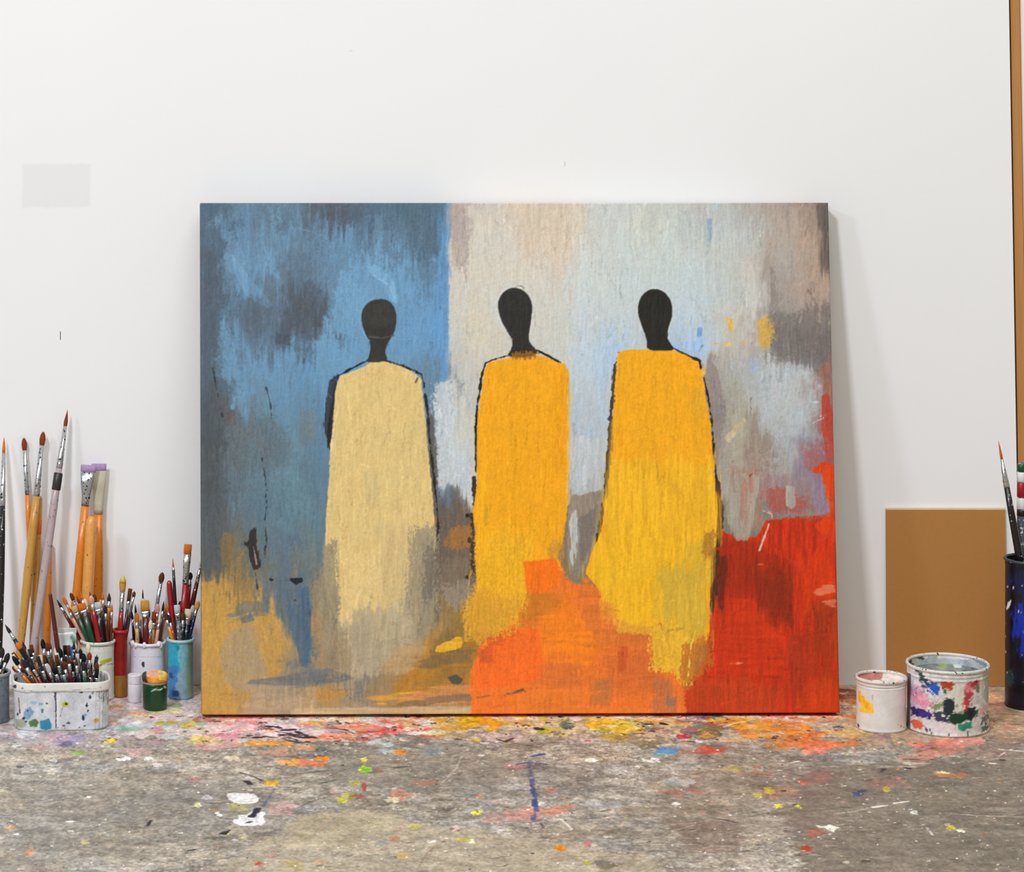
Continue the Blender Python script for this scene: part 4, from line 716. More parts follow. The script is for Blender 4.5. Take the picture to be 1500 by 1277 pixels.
# brown board on the wall, right
def build_board():
    x0, y0 = on_floor(1298.5, 1004); x1, y1 = on_floor(1476, 1004)
    root = empty('hardboard_panel', ((x0+x1)/2, -.006, 0)); tag(root, 'plain brown hardboard panel leaning against the wall behind the paint cans', 'board')
    m = mat('hardboard', (180, 127, 70), .75, scale=260, var=.07, bump=.3, spec=.2)
    zt = wz(744.5)-.001
    V = []
    for (yb, yt) in ((-.0085, -.0052), (-.0045, -.0012)):
        V += [(wx(1297.5), yb, 0), (wx(1474), yb, 0), (wx(1471), yt, zt), (wx(1297), yt, zt)]
    f = [(0, 1, 2, 3), (7, 6, 5, 4), (0, 4, 5, 1), (1, 5, 6, 2), (3, 7, 4, 0)]
    mesh_obj('board', V, f, m, root, False)
    e = mat('pale raw edge', (226, 204, 172), .8, bump=0)
    o = mesh_obj('top_edge', [(V[3][0], V[3][1], zt), (V[2][0], V[2][1], zt), (V[6][0], V[6][1], zt), (V[7][0], V[7][1], zt),
        (V[3][0], V[3][1], zt+.0022), (V[2][0], V[2][1], zt+.0022), (V[6][0], V[6][1], zt+.0022), (V[7][0], V[7][1], zt+.0022)],
        [(0, 1, 5, 4), (1, 2, 6, 5), (2, 3, 7, 6), (3, 0, 4, 7), (4, 5, 6, 7)], e, root, False); o['label'] = 'pale raw top edge'
build_board()

# ================================================================ containers
def cyl_px(xl, xr, yb, yr):
    """centre, radius and height of an upright cylinder from its outline in the photo"""
    d = F*CAMZ/(yb-VY); r = (xr-xl)/2*d/F; x = ((xl+xr)/2-VX)*(d+r)/F+CAMX
    return x, d+r-D0, r, CAMZ-(yr-VY)*d/F
def mapped(R):
    """colour of each vertex from a paint sheet laid out as the front of the object shows; the back repeats it mirrored"""
    def f(V, cy):
        Q = V.copy(); Q[:, 1] = cy-np.abs(Q[:, 1]-cy)
        x, y = px_of(Q); return sample(R.img, (y-R.y[0])/R.uy, (x-R.x[0])/R.ux)
    return f
def sheet(x0, y0, x1, y1, base, seed, mottle=.1, step=.5):
    R = Raster(x0, y0, x1, y1, step, step, seed); R.noise('m', 3.2, 3.2, 4); R.noise('g', 1.5, 1.5, 2); R.noise('v', 14, 2.5); R.noise('h', 2.5, 14); R.noise('c', 12, 12)
    R.img[:] = np.array(base)/255.; R.img *= (1+mottle*(R.N['c']-.5)+mottle*.6*(R.N['g']-.5))[..., None]
    return R
white_tin = lambda: mat('chipped white enamel rim', (216, 214, 208), .35, fleck=(70, 70, 76), amount=.02, scale=110)

def tin(name, label, cat, box4, paint, wall=.0011, rimcol=None, beads=(.93, .88), inside=(150, 150, 150), content=None, seed=1, rough=.42, inner_sheet=None, step=.0012, foot=True, rim=True):
    xl, xr_, yb, yr = box4; x, y, r, h = cyl_px(*box4)
    root = empty(name, (x, y, 0)); tag(root, label, cat)
    body = [(r*.5, 0), (r*.985, 0), (r*.985, .0006)]
    if foot: body += [(r*1.0, .001), (r*1.004, .0028), (r*.985, .0042)]
    zs = sorted(beads)
    for b in zs: body += [(r*.972, h*b-.0022), (r*.99, h*b), (r*.972, h*b+.0022)]
    body += [(r*.972, h-.004)]
    R = sheet(xl-6, yr-30, xr_+6, yb+8, *paint[0]); paint[1](R)
    m = paint_mat('painted tin', rough, .45, .04, 600, .25)
    lathe('body', body, x, y, 0, m, root, 160, mapped(R), step=step)
    if rim:
        rr = .0019
        prof = [(r*.972+rr*1.1*math.cos(a)+.0004, h-.0028+rr*1.25*math.sin(a)) for a in np.linspace(-math.pi*.5, math.pi*1.5, 14)]
        lathe('rim', prof, x, y, 0, rimcol or white_tin(), root, 96)
    lvl = .003 if content is None else h-content[0]
    inn = [(r*.965, h-.003), (r*.955, h-.006), (r*.955, lvl), (.0005, lvl)]
    if inner_sheet:
        o = lathe('lining', inn[:3], x, y, 0, paint_mat('smeared lining', .5, .4), root, 120, inner_sheet, step=.0012)
    else: lathe('lining', inn[:3], x, y, 0, mat('tin lining', inside, .55), root, 64)
    if content is None: lathe('base', [(r*.975, .0004), (r*.955, .0032), (.0005, .0032)], x, y, 0, mat('tin lining', inside, .55), root, 48)
    else:
        R2 = content[1]
        Vc = lathe_v(dense([(r*.955, lvl), (.0008, lvl)], .0012), x, y, 0, 120).reshape(-1, 3)
        nn = len(Vc)//120
        Vc[:, 2] += .0012*np.sin(Vc[:, 0]*210+1)*np.cos(Vc[:, 1]*260)*(np.hypot(Vc[:, 0]-x, Vc[:, 1]-y) < r*.9)
        px, py = px_of(Vc)
        mesh_obj('dried_paint', Vc, grid_faces(nn, 120, True)[:, ::-1], paint_mat('dried paint skin', .4, .5), root, True, sample(R2.img, (py-R2.y[0])/R2.uy, (px-R2.x[0])/R2.ux))
    return root, x, y, r, h

# --- big spattered can
def paint_big(R):
    R.img *= (1-.10*(R.N['v']-.5)-.12*(R.N['m']-.5))[..., None]
    P, E, L = R.patch, R.blob, R.line
    P([(1324,985),(1345,985),(1350,1010),(1345,1040),(1324,1046)], (206,186,206), 5.1, 1.4, 'm', .8)
    P([(1326,985),(1340,982),(1360,995),(1350,1004),(1330,1000)], (226,222,232), 3.4, 1.4, 'm')
    P([(1343,975),(1350,982),(1352,992),(1362,1002),(1356,1006),(1346,998)], (40,80,60), 2.4, 1.4, 'm'); P([(1352,996),(1372,1002),(1376,1010),(1364,1014),(1352,1004)], (40,56,110), 2.5, 1.4, 'm')
    P([(1330,1004),(1350,1010),(1356,1016),(1340,1024),(1330,1016)], (190,140,176), 3.4, 1.8, 'm')
    P([(1336,1015),(1348,1014),(1362,1024),(1370,1034),(1352,1036),(1338,1030)], (226,146,170), 3.1, 1.6, 'm'); P([(1345,1020),(1356,1020),(1358,1028),(1348,1028)], (236,170,186), 1.7, 1.4, 'm')
    P([(1358,1006),(1372,1000),(1377,1008),(1372,1021),(1362,1015)], (30,90,190), 2.0, 0.9, 'm')
    P([(1377,999),(1392,999),(1398,1002),(1394,1009),(1382,1010)], (176,66,30), 1.7, 1.4, 'm'); P([(1379,1004),(1383,1010),(1380,1012)], (150,30,24), 1.4, 0.9, 'm'); E(1384,1013,3,4,(60,110,80), soft=.8, rough=.7, n='m')
    P([(1412,1004),(1424,998),(1434,996),(1432,1006),(1424,1012),(1422,1026),(1417,1044),(1411,1044),(1412,1022)], (186,60,70), 2.4, 1.8, 'm'); P([(1414,1004),(1424,1002),(1422,1014),(1414,1012)], (232,130,140), 2.0, 1.6, 'm'); P([(1424,998),(1434,996),(1430,1004)], (150,26,36), 1.7, 1.1, 'm'); E(1432,1008,2.5,8,(120,120,90), soft=.8, rough=.8, n='m')
    P([(1365,1032),(1384,1028),(1388,1034),(1370,1040)], (120,136,96), 2.2, 1.8, 'm')
    P([(1383,1024),(1398,1024),(1398,1042),(1396,1050),(1384,1050),(1382,1036)], (30,46,50), 1.4, 1.1, 'm'); E(1402,1034,2,3,(50,50,40), soft=.6)
    P([(1334,1034),(1350,1038),(1366,1044),(1364,1052),(1350,1051),(1336,1046)], (44,30,100), 2.0, 1.1, 'm'); P([(1343,1040),(1362,1043),(1360,1050),(1346,1048)], (60,40,140), 1.7, 0.9, 'm')
    P([(1366,1044),(1382,1042),(1392,1054),(1388,1060),(1372,1056)], (56,60,84), 1, 1.1, 'g')
    P([(1390,1046),(1412,1042),(1434,1040),(1432,1048),(1418,1056),(1396,1060),(1388,1055)], (14,60,36), 1.5, 1.1, 'm'); P([(1418,1036),(1428,1036),(1424,1056),(1418,1052)], (30,26,40), 1.4, 1.1, 'm')
    P([(1334,1052),(1344,1054),(1352,1062),(1350,1070),(1338,1064)], (222,96,70), 2.0, 1.4, 'm'); E(1349,1054,3,2,(236,180,150), soft=1)
    P([(1403,1062),(1414,1058),(1425,1057),(1424,1066),(1414,1072),(1405,1069)], (40,140,110), 1.7, 1.1, 'm')
    P([(1328,985),(1333,985),(1334,1072),(1328,1060)], (60,50,60), 1.5, .7, 'v', .7); P([(1436,1036),(1444,1030),(1444,1048),(1438,1050)], (214,160,160), 2.7, 1.8, 'm', .8); P([(1438,1046),(1447,1044),(1447,1066),(1440,1070)], (60,90,80), 2.7, 2.1, 'm', .9); P([(1440,980),(1448,980),(1448,1030),(1443,1030)], (150,160,156), 2, .9, 'v', .7)
    P([(1355,1056),(1400,1064),(1400,1078),(1350,1076)], (220,216,226), 3.4, 1.4, 'm', .7); P([(1396,1008),(1412,1006),(1412,1046),(1400,1046)], (222,218,194), 2, .6, 'v', .6)
    L([(1352,1000),(1374,1022),(1382,1028)], 1.6, (240,236,240)); L([(1358,994),(1368,1000),(1376,1000)], 1, (70,80,120)); L([(1354,1064),(1358,1070)], 2, (40,36,50)); L([(1362,1068),(1365,1074)], 1.6, (40,40,50)); L([(1388,1072),(1391,1078)], 1.5, (50,50,60)); L([(1418,1072),(1419,1078)], 1.5, (50,50,60))
    for k in range(26): E(R.rng.uniform(1334, 1444), R.rng.uniform(990, 1078), R.rng.uniform(.5, 1.5), R.rng.uniform(.5, 1.6), [(40,40,54),(236,236,236),(120,100,80)][k % 3], soft=.5, n='g')
    for k in range(10): E(R.rng.uniform(1376, 1394), R.rng.uniform(1046, 1062), 1.6, 1.4, (236,232,240), soft=.5, n='g')
Rl = sheet(1318, 945, 1456, 1010, (176, 186, 190), 31, .2)
for q in (([(1326,968),(1340,955),(1360,953),(1352,966),(1334,976)], (50,60,80)), ([(1340,958),(1372,952),(1360,962),(1344,966)], (60,84,64)), ([(1360,956),(1384,952),(1400,954),(1380,958)], (56,60,66)), ([(1380,953),(1440,960),(1446,972),(1420,962)], (200,206,220)), ([(1420,960),(1446,968),(1444,978),(1430,970)], (150,164,180)), ([(1336,960),(1350,966),(1346,974),(1336,972)], (206,206,196)), ([(1350,958),(1362,960),(1356,966)], (230,230,226)), ([(1372,960),(1424,962),(1420,966),(1372,964)], (220,220,226))):
    Rl.patch(q[0], q[1], 1.2, .9, 'm')
Rd = sheet(1318, 945, 1456, 1010, (120, 128, 124), 33, .5)
for q in (([(1346,970),(1380,966),(1376,976),(1350,978)], (120,124,120)), ([(1376,968),(1386,967),(1386,978),(1376,978)], (150,166,90)), ([(1398,970),(1412,970),(1408,978),(1398,978)], (216,222,224)), ([(1410,972),(1430,972),(1424,978),(1408,978)], (110,124,136))): Rd.patch(q[0], q[1], 1.2, .8, 'm')
tin('paint_can', 'large round paint can spattered with blue, green and pink, before the brown board', 'paint can', (1328, 1448.5, 1080.5, 983.5),
    (((214, 211, 206), 21, .10), paint_big), beads=(.9, .84), content=(.016, Rd), inner_sheet=mapped(Rl) and (lambda V, cy: sample(Rl.img, (px_of(V)[1]-Rl.y[0])/Rl.uy, (px_of(V)[0]-Rl.x[0])/Rl.ux)), rimcol=white_tin())
# --- small white can
def paint_small(R):
    P, L = R.patch, R.line
    P([(1257,1012),(1260,1016),(1266,1020),(1270,1030),(1264,1036),(1258,1026)], (250,170,20), .8, .4, 'm'); P([(1258,1012),(1261,1012),(1263,1022),(1268,1024),(1279,1032),(1280,1044),(1272,1045),(1258,1042),(1262,1036)], (250,200,60), 1, .5, 'm', .95); P([(1262,1022),(1272,1030),(1276,1040),(1268,1038)], (252,176,16), .9, .5, 'm')
    L([(1278,1018),(1278,1026)], .8, (190,180,170)); L([(1316,1062),(1326,1066)], 1.5, (150,130,90), brk=.4); L([(1256,1060),(1258,1064)], 1.6, (50,50,60)); L([(1280,997),(1282,1001)], 2, (50,44,50))
Rp = sheet(1246, 970, 1336, 1010, (236, 226, 216), 41, .1)
Rp.patch([(1256,990),(1262,984),(1284,982),(1294,986),(1292,995),(1270,997)], (190, 120, 110), 2, 1.0, 'm'); Rp.patch([(1270,984),(1282,983),(1280,990)], (206,140,130), 1, .6, 'm')
tin('paint_can', 'small white paint can with a yellow smear, standing beside the larger spattered can', 'paint can', (1254, 1327.5, 1074.5, 998),
    (((226, 223, 220), 22, .05), paint_small), beads=(.88, .83), content=(.006, Rp), rimcol=white_tin(), inner_sheet=lambda V, cy: sample(Rp.img, (px_of(V)[1]-Rp.y[0])/Rp.uy, (px_of(V)[0]-Rp.x[0])/Rp.ux))
# --- dark tall holder, right edge
def paint_dark(R):
    E, P = R.blob, R.patch
    P([(1484,905),(1500,880),(1530,900),(1530,950),(1500,960),(1486,930)], (22,46,170), 5, 1.8, 'v', .9); P([(1478,850),(1500,840),(1520,860),(1500,880)], (14,26,90), 5, 1.8, 'v', .7); P([(1470,980),(1484,984),(1482,1004),(1472,1004)], (10,70,66), 3, .9, 'm', .8)
    for k in range(46): E(R.rng.uniform(1472, 1538), R.rng.uniform(826, 1000), R.rng.uniform(.5, 1.3), R.rng.uniform(.6, 2.2), [(220,224,236),(60,100,200),(206,210,220)][k % 3], soft=.5, n='g')
    P([(1476,882),(1482,878),(1478,890),(1474,894)], (226,230,236), .6, .5, 'm'); P([(1470,905),(1473,904),(1472,925),(1470,925)], (206,206,212), .8, .6, 'm')
tin('brush_holder', 'tall dark navy cylinder holding brushes at the right edge', 'brush holder', (1472, 1540, 1041.5, 823),
    (((14, 17, 30), 23, .5), paint_dark), beads=(.96,), inside=(16, 18, 24), rimcol=mat('dark chipped rim', (52, 56, 64), .4, fleck=(200, 200, 206), amount=.1, scale=80), rough=.3, step=.002)
# --- left group
def paint_w3(R):
    P = R.patch
    P([(126,940),(158,940),(158,948),(126,948)], (140,190,160), 1.4, 1., 'm', .8); P([(118,941),(134,940),(134,946),(118,947)], (90,90,96), 1, 1., 'm', .6); P([(148,940),(156,941),(156,945),(148,945)], (40,120,80), .8, .5, 'm')
    P([(146,968),(164,963),(164,968),(148,974)], (176,180,40), .9, .4, 'm'); P([(142,975),(150,972),(148,980),(143,980)], (200,206,120), .9, .6, 'm'); R.line([(146,974),(168,972)], 1, (100,100,106), brk=.2)
w3 = tin('paint_can', 'white can with a green-smeared rim holding brushes, behind the ribbed tub', 'paint can', (118.5, 168, 1027, 941), (((222, 224, 216), 24, .07), paint_w3), beads=(.9, .84, .55), inside=(120, 120, 116))
def paint_red(R):
    R.patch([(158,990),(195,990),(195,1030),(158,1030)], (146, 96, 30), 1, .2, 'm'); R.patch([(164,922),(188,922),(188,930),(164,930)], (150, 26, 24), 1, .4, 'm', .7)
red = tin('brush_tube', 'narrow red tube with an ochre base between two white cans', 'brush tube', (165.5, 187, 1022, 923), (((132, 20, 17), 25, .16), paint_red), beads=(.95, .9), inside=(90, 16, 14), rimcol=mat('red rim', (166, 30, 26), .4), rough=.35)
def paint_w5(R):
    P = R.patch
    R.line([(198,948),(222,950),(243,946)], 1.1, (176,172,180), brk=.1); R.line([(196,962),(243,962)], .8, (196,194,206)); P([(208,970),(212,970),(212,978),(208,976)], (40,44,60), .6, .5, 'm')
    P([(236,940),(243,940),(243,1000),(238,1000)], (214,208,180), 2, .6, 'v', .7)
w5 = tin('paint_can', 'white can with lumpy dried paint over its rim, behind the green jar', 'paint can', (190, 242.5, 1021, 943), (((228, 226, 236), 26, .04), paint_w5), beads=(.92,), inside=(150, 140, 140), rimcol=mat('lumpy white rim', (230, 226, 232), .5))
def paint_blue(R):
    P = R.patch
    P([(246,940),(262,940),(268,960),(262,985),(248,985),(245,960)], (40,170,200), 4, .8, 'm', .9); P([(262,940),(276,942),(276,970),(262,985)], (130,186,200), 4, .8, 'm', .8); P([(246,975),(262,975),(262,1022),(246,1022)], (60,120,190), 4, .8, 'm', .8)
    P([(260,985),(276,975),(276,1022),(258,1022)], (150,176,190), 4, .9, 'm', .8); P([(273,940),(286,940),(286,1022),(274,1022)], (140,166,120), 3, .8, 'v', .8); P([(248,985),(252,985),(254,994),(248,992)], (16,90,140), .8, .4, 'm'); P([(252,1012),(262,1012),(262,1020),(252,1020)], (40,90,170), 1.5, .5, 'm'); P([(256,945),(264,946),(262,953),(258,952)], (16,140,166), .8, .5, 'm')
blue = tin('paint_can', 'tall turquoise-blue smeared can holding brushes, next to the painting', 'paint can', (245.5, 283.5, 1025, 937.5), (((110, 170, 196), 27, .14), paint_blue), beads=(.965,), inside=(60, 90, 100), rimcol=mat('pale blue rim', (170, 206, 212), .4))
def paint_grey(R):
    for k in range(16): R.blob(R.rng.uniform(-36, 16), R.rng.uniform(990, 1060), R.rng.uniform(1, 5), R.rng.uniform(1, 4), [(60,66,70),(90,110,100),(150,160,170),(54,70,84)][k % 4], soft=1, rough=.8, n='m')
grey = tin('paint_can', 'scuffed grey tin cut off by the left edge of the photo', 'paint can', (-37, 14.5, 1061, 988), (((108, 116, 126), 28, .25), paint_grey), beads=(.9, .1), inside=(60, 62, 66), rimcol=mat('dull grey rim', (150, 156, 160), .4))

# lumpy paint over the rim of the white can
def lumps():
    root, x, y, r, h = w5; rg = random.Random(3); bm = bmesh.new()
    for k in range(26):
        a = rg.uniform(0, math.tau); s = rg.uniform(.0014, .0034)
        mtx = Matrix.Translation((r*.97*math.cos(a), r*.97*math.sin(a), h-.003+rg.uniform(-.004, .002))) @ Matrix.Diagonal((s*1.1, s*1.1, s*rg.uniform(.8, 1.7), 1))
        bmesh.ops.create_icosphere(bm, subdivisions=2, radius=1, matrix=mtx)
    for v in bm.verts: v.co += Vector((rg.uniform(-1, 1), rg.uniform(-1, 1), rg.uniform(-1, 1)))*.0003
    me = bpy.data.meshes.new('paint_crust'); bm.to_mesh(me); bm.free(); me.materials.append(mat('lumpy white rim', (230, 226, 232), .5))
    for p in me.polygons: p.use_smooth = True
    o = bpy.data.objects.new('paint_crust', me); C.objects.link(o); o.parent = root
lumps()
# --- small white pot in front of the white can
def small_pot():
    x, y, r, h = cyl_px(187, 207.5, 1029, 989)
    y -= .004; root = empty('plastic_pot', (x, y, 0)); tag(root, 'small white plastic pot with a screw lid, left of the green jar', 'pot')
    m = mat('white plastic', (226, 222, 234), .35, bump=0)
    lathe('body', [(.0005, .0006), (r*.9, 0), (r*.97, .002), (r*.97, h*.66), (r*.86, h*.70)], x, y, 0, m, root, 48)
    pr = [(r*.88, h*.69), (r, h*.70)]
    for k in range(4): pr += [(r, h*(.72+.06*k)), (r*.965, h*(.735+.06*k)), (r, h*(.75+.06*k))]
    pr += [(r, h*.97), (r*.94, h), (.0005, h)]
    sharp(lathe('lid', pr, x, y, 0, m, root, 48), 40)
small_pot()
# --- green jar with an orange-smeared lid
def green_jar():
    x, y, r, h = cyl_px(208.5, 245.5, 1042, 990)
    root = empty('paint_jar', (x, y, 0)); tag(root, 'green paint jar with an orange-smeared lid, in front of the white can', 'jar')
    R = sheet(200, 975, 254, 1050, (8, 60, 31), 51, .15)
    R.line([(223,1012),(230,1008),(234,1011),(241,1006),(245,1007)], 1.6, (196,206,196), brk=.25); R.line([(221,1013),(226,1011),(236,1009)], 1.2, (180,196,186), brk=.3); R.line([(240,1004),(246,1003)], 1, (180,196,186), brk=.2)
    sharp(lathe('body', [(r*.5, 0), (r*.9, 0), (r*.96, .002), (r*.97, h*.2), (r, h*.6), (r*.97, h*.72), (r*.9, h*.74)], x, y, 0, paint_mat('glossy green', .22, .5), root, 96, mapped(R), step=.0008), 50)
    lathe('collar', [(r*.9, h*.72), (r*1.0, h*.735), (r*1.0, h*.775), (r*.92, h*.79)], x, y, 0, mat('grey collar', (150, 142, 132), .4), root, 64)
    R = sheet(200, 975, 254, 1050, (216, 140, 50), 52, .3)
    R.patch([(214,983),(240,982),(242,990),(216,990)], (226,176,160), 2, .7, 'm'); R.patch([(205,984),(215,984),(214,992),(206,994)], (50,66,50), 1.2, .7, 'm'); R.patch([(232,988),(246,986),(244,996),(234,996)], (236,196,90), 1.4, .7, 'm'); R.patch([(206,992),(214,992),(216,1000),(208,1000)], (70,40,30), 1.2, .9, 'm')
    lathe('lid', [(r*.93, h*.78), (r*1.03, h*.80), (r*1.04, h*.94), (r*.98, h*.985), (r*.9, h), (r*.85, h*.975), (.0005, h*.975)], x, y, 0, paint_mat('smeared lid', .5, .4, .1, 500, .5), root, 96, mapped(R), step=.0008)
green_jar()

# --- ribbed white tub
TUB = dict(x=0, y=0)
def rrect(w, d, r, n=30):
    pts = []
    for (sx, sy, a0) in ((1, -1, -90), (1, 1, 0), (-1, 1, 90), (-1, -1, 180)):
        for k in range(n): a = math.radians(a0+90*k/(n-1)); pts.append((sx*(w/2-r)+r*math.cos(a), sy*(d/2-r)+r*math.sin(a)))
    out = []
    for k, p in enumerate(pts):      # fill the straight runs
        q = pts[(k+1) % len(pts)]; L = math.hypot(q[0]-p[0], q[1]-p[1]); m = max(1, int(L/.001))
        out += [(p[0]+(q[0]-p[0])*j/m, p[1]+(q[1]-p[1])*j/m) for j in range(m)]
    return np.array(out, np.float32)
def tub():
    w, d, r, h = .135, .074, .024, .0665; x = at(89.5, 1000, -.218)[0]; y = -.2195; ang = math.radians(4)
    root = empty('plastic_tub', (x, y, 0)); tag(root, 'white ribbed plastic tub spattered with blue and green, packed with brushes', 'tub')
    TUB.update(x=x, y=y, w=w, d=d, h=h, ang=ang, root=root)
    def loop(k, z, groove=True):
        L = rrect(w, d, r)*1.0; n = L/np.maximum(1e-6, np.hypot(L[:, :1], L[:, 1:]))
        if groove:
            g = np.zeros(len(L))
            for (gx, wd) in ((-.0065, .0022), (-.052, .0012)): g += np.where(L[:, 1] < 0, np.exp(-((L[:, 0]-gx)/wd)**2), 0)
            a = np.arctan2(L[:, 1], L[:, 0]-w*.2)
            g += np.where(L[:, 0] > w*.36, .55*np.clip(np.sin(L[:, 1]*900+L[:, 0]*700), 0, 1), 0)
            L = L-n*(g*.0016)[:, None]
        L = L*k; c, s = math.cos(ang), math.sin(ang)
        return np.stack([x+L[:, 0]*c-L[:, 1]*s, y+L[:, 0]*s+L[:, 1]*c, np.full(len(L), z)], -1)
    R = sheet(8, 975, 172, 1080, (208, 210, 216), 61, .12)
    P, E, L = R.patch, R.blob, R.line
    for k in range(14):
        xx = 143+k*1.6; L([(xx, 1004), (xx+R.rng.uniform(-.5, .5), 1018+R.rng.uniform(0, 34))], 1.1, [(70,90,100),(150,166,170),(60,76,90)][k % 3], a=.7, brk=.2)
    L([(81,1014),(82,1040),(82,1066)], 4.2, (58,62,84)); L([(27.5,1022),(29,1045)], 1.6, (110,70,50)); L([(147,1010),(148,1064)], 1.2, (236,236,236))
    P([(58,1056),(72,1052),(76,1062),(74,1069),(60,1068)], (50,140,176), 1.4, .5, 'm'); P([(43,1056),(54,1052),(58,1058),(52,1066),(44,1064)], (84,120,60), 1.6, .9, 'm'); P([(34,1040),(46,1036),(50,1046),(42,1054),(36,1052)], (120,160,190), 1.8, .9, 'm'); P([(22,1054),(36,1052),(40,1064),(24,1066)], (150,156,130), 2, .8, 'm', .8)
    P([(90,1031),(96,1027),(101,1029),(100,1035),(92,1036)], (190,196,60), 1, .5, 'm'); E(97,1031,2.5,2.2,(40,46,30), soft=.6); L([(92,1036),(88,1050)], .7, (90,90,90))
    for q in ((50,1029,5,2.4,(150,186,206)),(60,1031,4,2,(140,176,190)),(69,1030,2,1.4,(60,60,60)),(132,1021,2,3,(30,50,80)),(127,1033,1.6,4,(24,26,36)),(129,1041,1.8,1.6,(30,32,40)),(122,1052,2.5,5,(24,60,90)),(125,1047,3,1.3,(90,160,190)),(119,1014,2.4,1.8,(40,40,50)),(136,1014,1.6,3,(120,140,110)),(35,1052,1.8,3,(24,60,66)),(38,1057,2,1.4,(24,30,40)),(141,1055,4,4,(196,150,60)),(100,1059,3.6,1.6,(70,84,96)),(94,1063,2.4,1.4,(60,70,80)),(40,1041,2.4,1.4,(30,50,110)),(62,1041,2,4,(90,120,140)),(26,1046,1.6,2.5,(50,60,60)),(95,1066,1.4,1,(30,30,30)),(116,1065,1.4,1,(30,30,30)),(124,1063,2,1,(40,50,60))): E(q[0], q[1], q[2], q[3], q[4], soft=.7, n='g', rough=.6)
    hz = list(np.linspace(0, .0015, 3))+list(np.linspace(.0025, h-.012, 44))
    V = np.stack([loop(.955 if z < .001 else .965+.03*(z/h), z) for z in hz]); n = V.shape[1]
    pm = paint_mat('spattered plastic', .42, .45, .03)
    fc = [tuple(map(int, f)) for f in grid_faces(len(hz), n, True)]+[tuple(range(n-1, -1, -1))]
    mesh_obj('body', V.reshape(-1, 3), fc, pm, root, True, mapped(R)(V.reshape(-1, 3), y))
    R = sheet(8, 970, 172, 1080, (226, 226, 222), 62, .05)
    E2 = R.blob; E2(22,1005,3,3,(40,44,50), soft=.8); E2(33,1008,2,1.4,(90,90,96), soft=.6); E2(66,1006,1.2,.8,(60,60,60), soft=.5); R.line([(16,1011),(60,1013),(100,1012),(148,1007)], 1.2, (170,172,176), brk=.1)
    rz = [(.985, h-.013), (1.012, h-.0125), (1.022, h-.010), (1.022, h-.003), (1.012, h-.0004), (.995, h), (.978, h-.001), (.97, h-.004), (.965, h-.02), (.945, .004)]
    rz2 = []
    for a, b in zip(rz, rz[1:]):
        m = max(1, int(abs(a[1]-b[1])/.0012)); rz2 += [(a[0]+(b[0]-a[0])*k/m, a[1]+(b[1]-a[1])*k/m) for k in range(m)]
    rz2.append(rz[-1]); V = np.stack([loop(k, z, False) for k, z in rz2]); n = V.shape[1]
    fc = [tuple(map(int, f)) for f in grid_faces(len(rz2), n, True)]+[tuple(range((len(rz2)-1)*n, len(rz2)*n))]
    mesh_obj('rim', V.reshape(-1, 3), fc, pm, root, True, mapped(R)(V.reshape(-1, 3), y))
tub()
# ================================================================ brushes
COL = dict(black=(20,19,24), charcoal=(44,42,46), maroon=(86,20,26), crimson=(158,22,30), brown=(92,50,28), ochre=(196,146,66), orange=(222,132,34), tan=(200,160,110), mauve=(176,158,164), green=(18,74,46),
           navy=(22,32,66), amber=(204,112,36), cream=(226,212,186), steel=(190,192,196), slate=(84,94,108), rust=(134,56,28), pink=(214,160,150), white=(228,226,226), paleorange=(226,160,84), lilac=(172,142,188), yellow=(206,186,60))
def hmat(c): return mat('lacquered '+c+' handle', COL[c], .32, fleck=(222, 220, 214) if c in ('black', 'navy', 'slate') else (90, 60, 40), amount=-.3 if c != 'slate' else .1, scale=110, var=.14, coat=.3)
def bmat(c): return mat(c+' bristles', COL[c], .7, var=.4, scale=420, bump=.8, spec=.2)
FER = mat('worn ferrule metal', (196, 198, 202), .28, .85, fleck=(40, 38, 42), amount=.12, scale=130, bump=.3)
def frame(d):
    d = np.array(d, float); d /= np.linalg.norm(d); a = np.array([0, -1., 0]); a -= d*(a@d); a /= np.linalg.norm(a)
    return d, np.cross(d, a), a          # along, across (screen x), towards the viewer
def tube(name, parent, A, d, ax, ay, prof, m, seg=14, flat=1., tip=True):
    """prof = (t along from A, half width, half depth)"""
    th = np.arange(seg)/seg*math.tau; V = []
    for (t, w, q) in prof:
        V.append(A+d*t+ax*(w*np.cos(th))[:, None]+ay*(q*np.sin(th))[:, None])
    V = np.concatenate(V); n = len(prof)
    fc = [tuple(map(int, f)) for f in grid_faces(n, seg, True)]+[tuple(range(seg-1, -1, -1)), tuple(range((n-1)*seg, n*seg))]
    return mesh_obj(name, V, fc, m, parent, True)
ALL = []
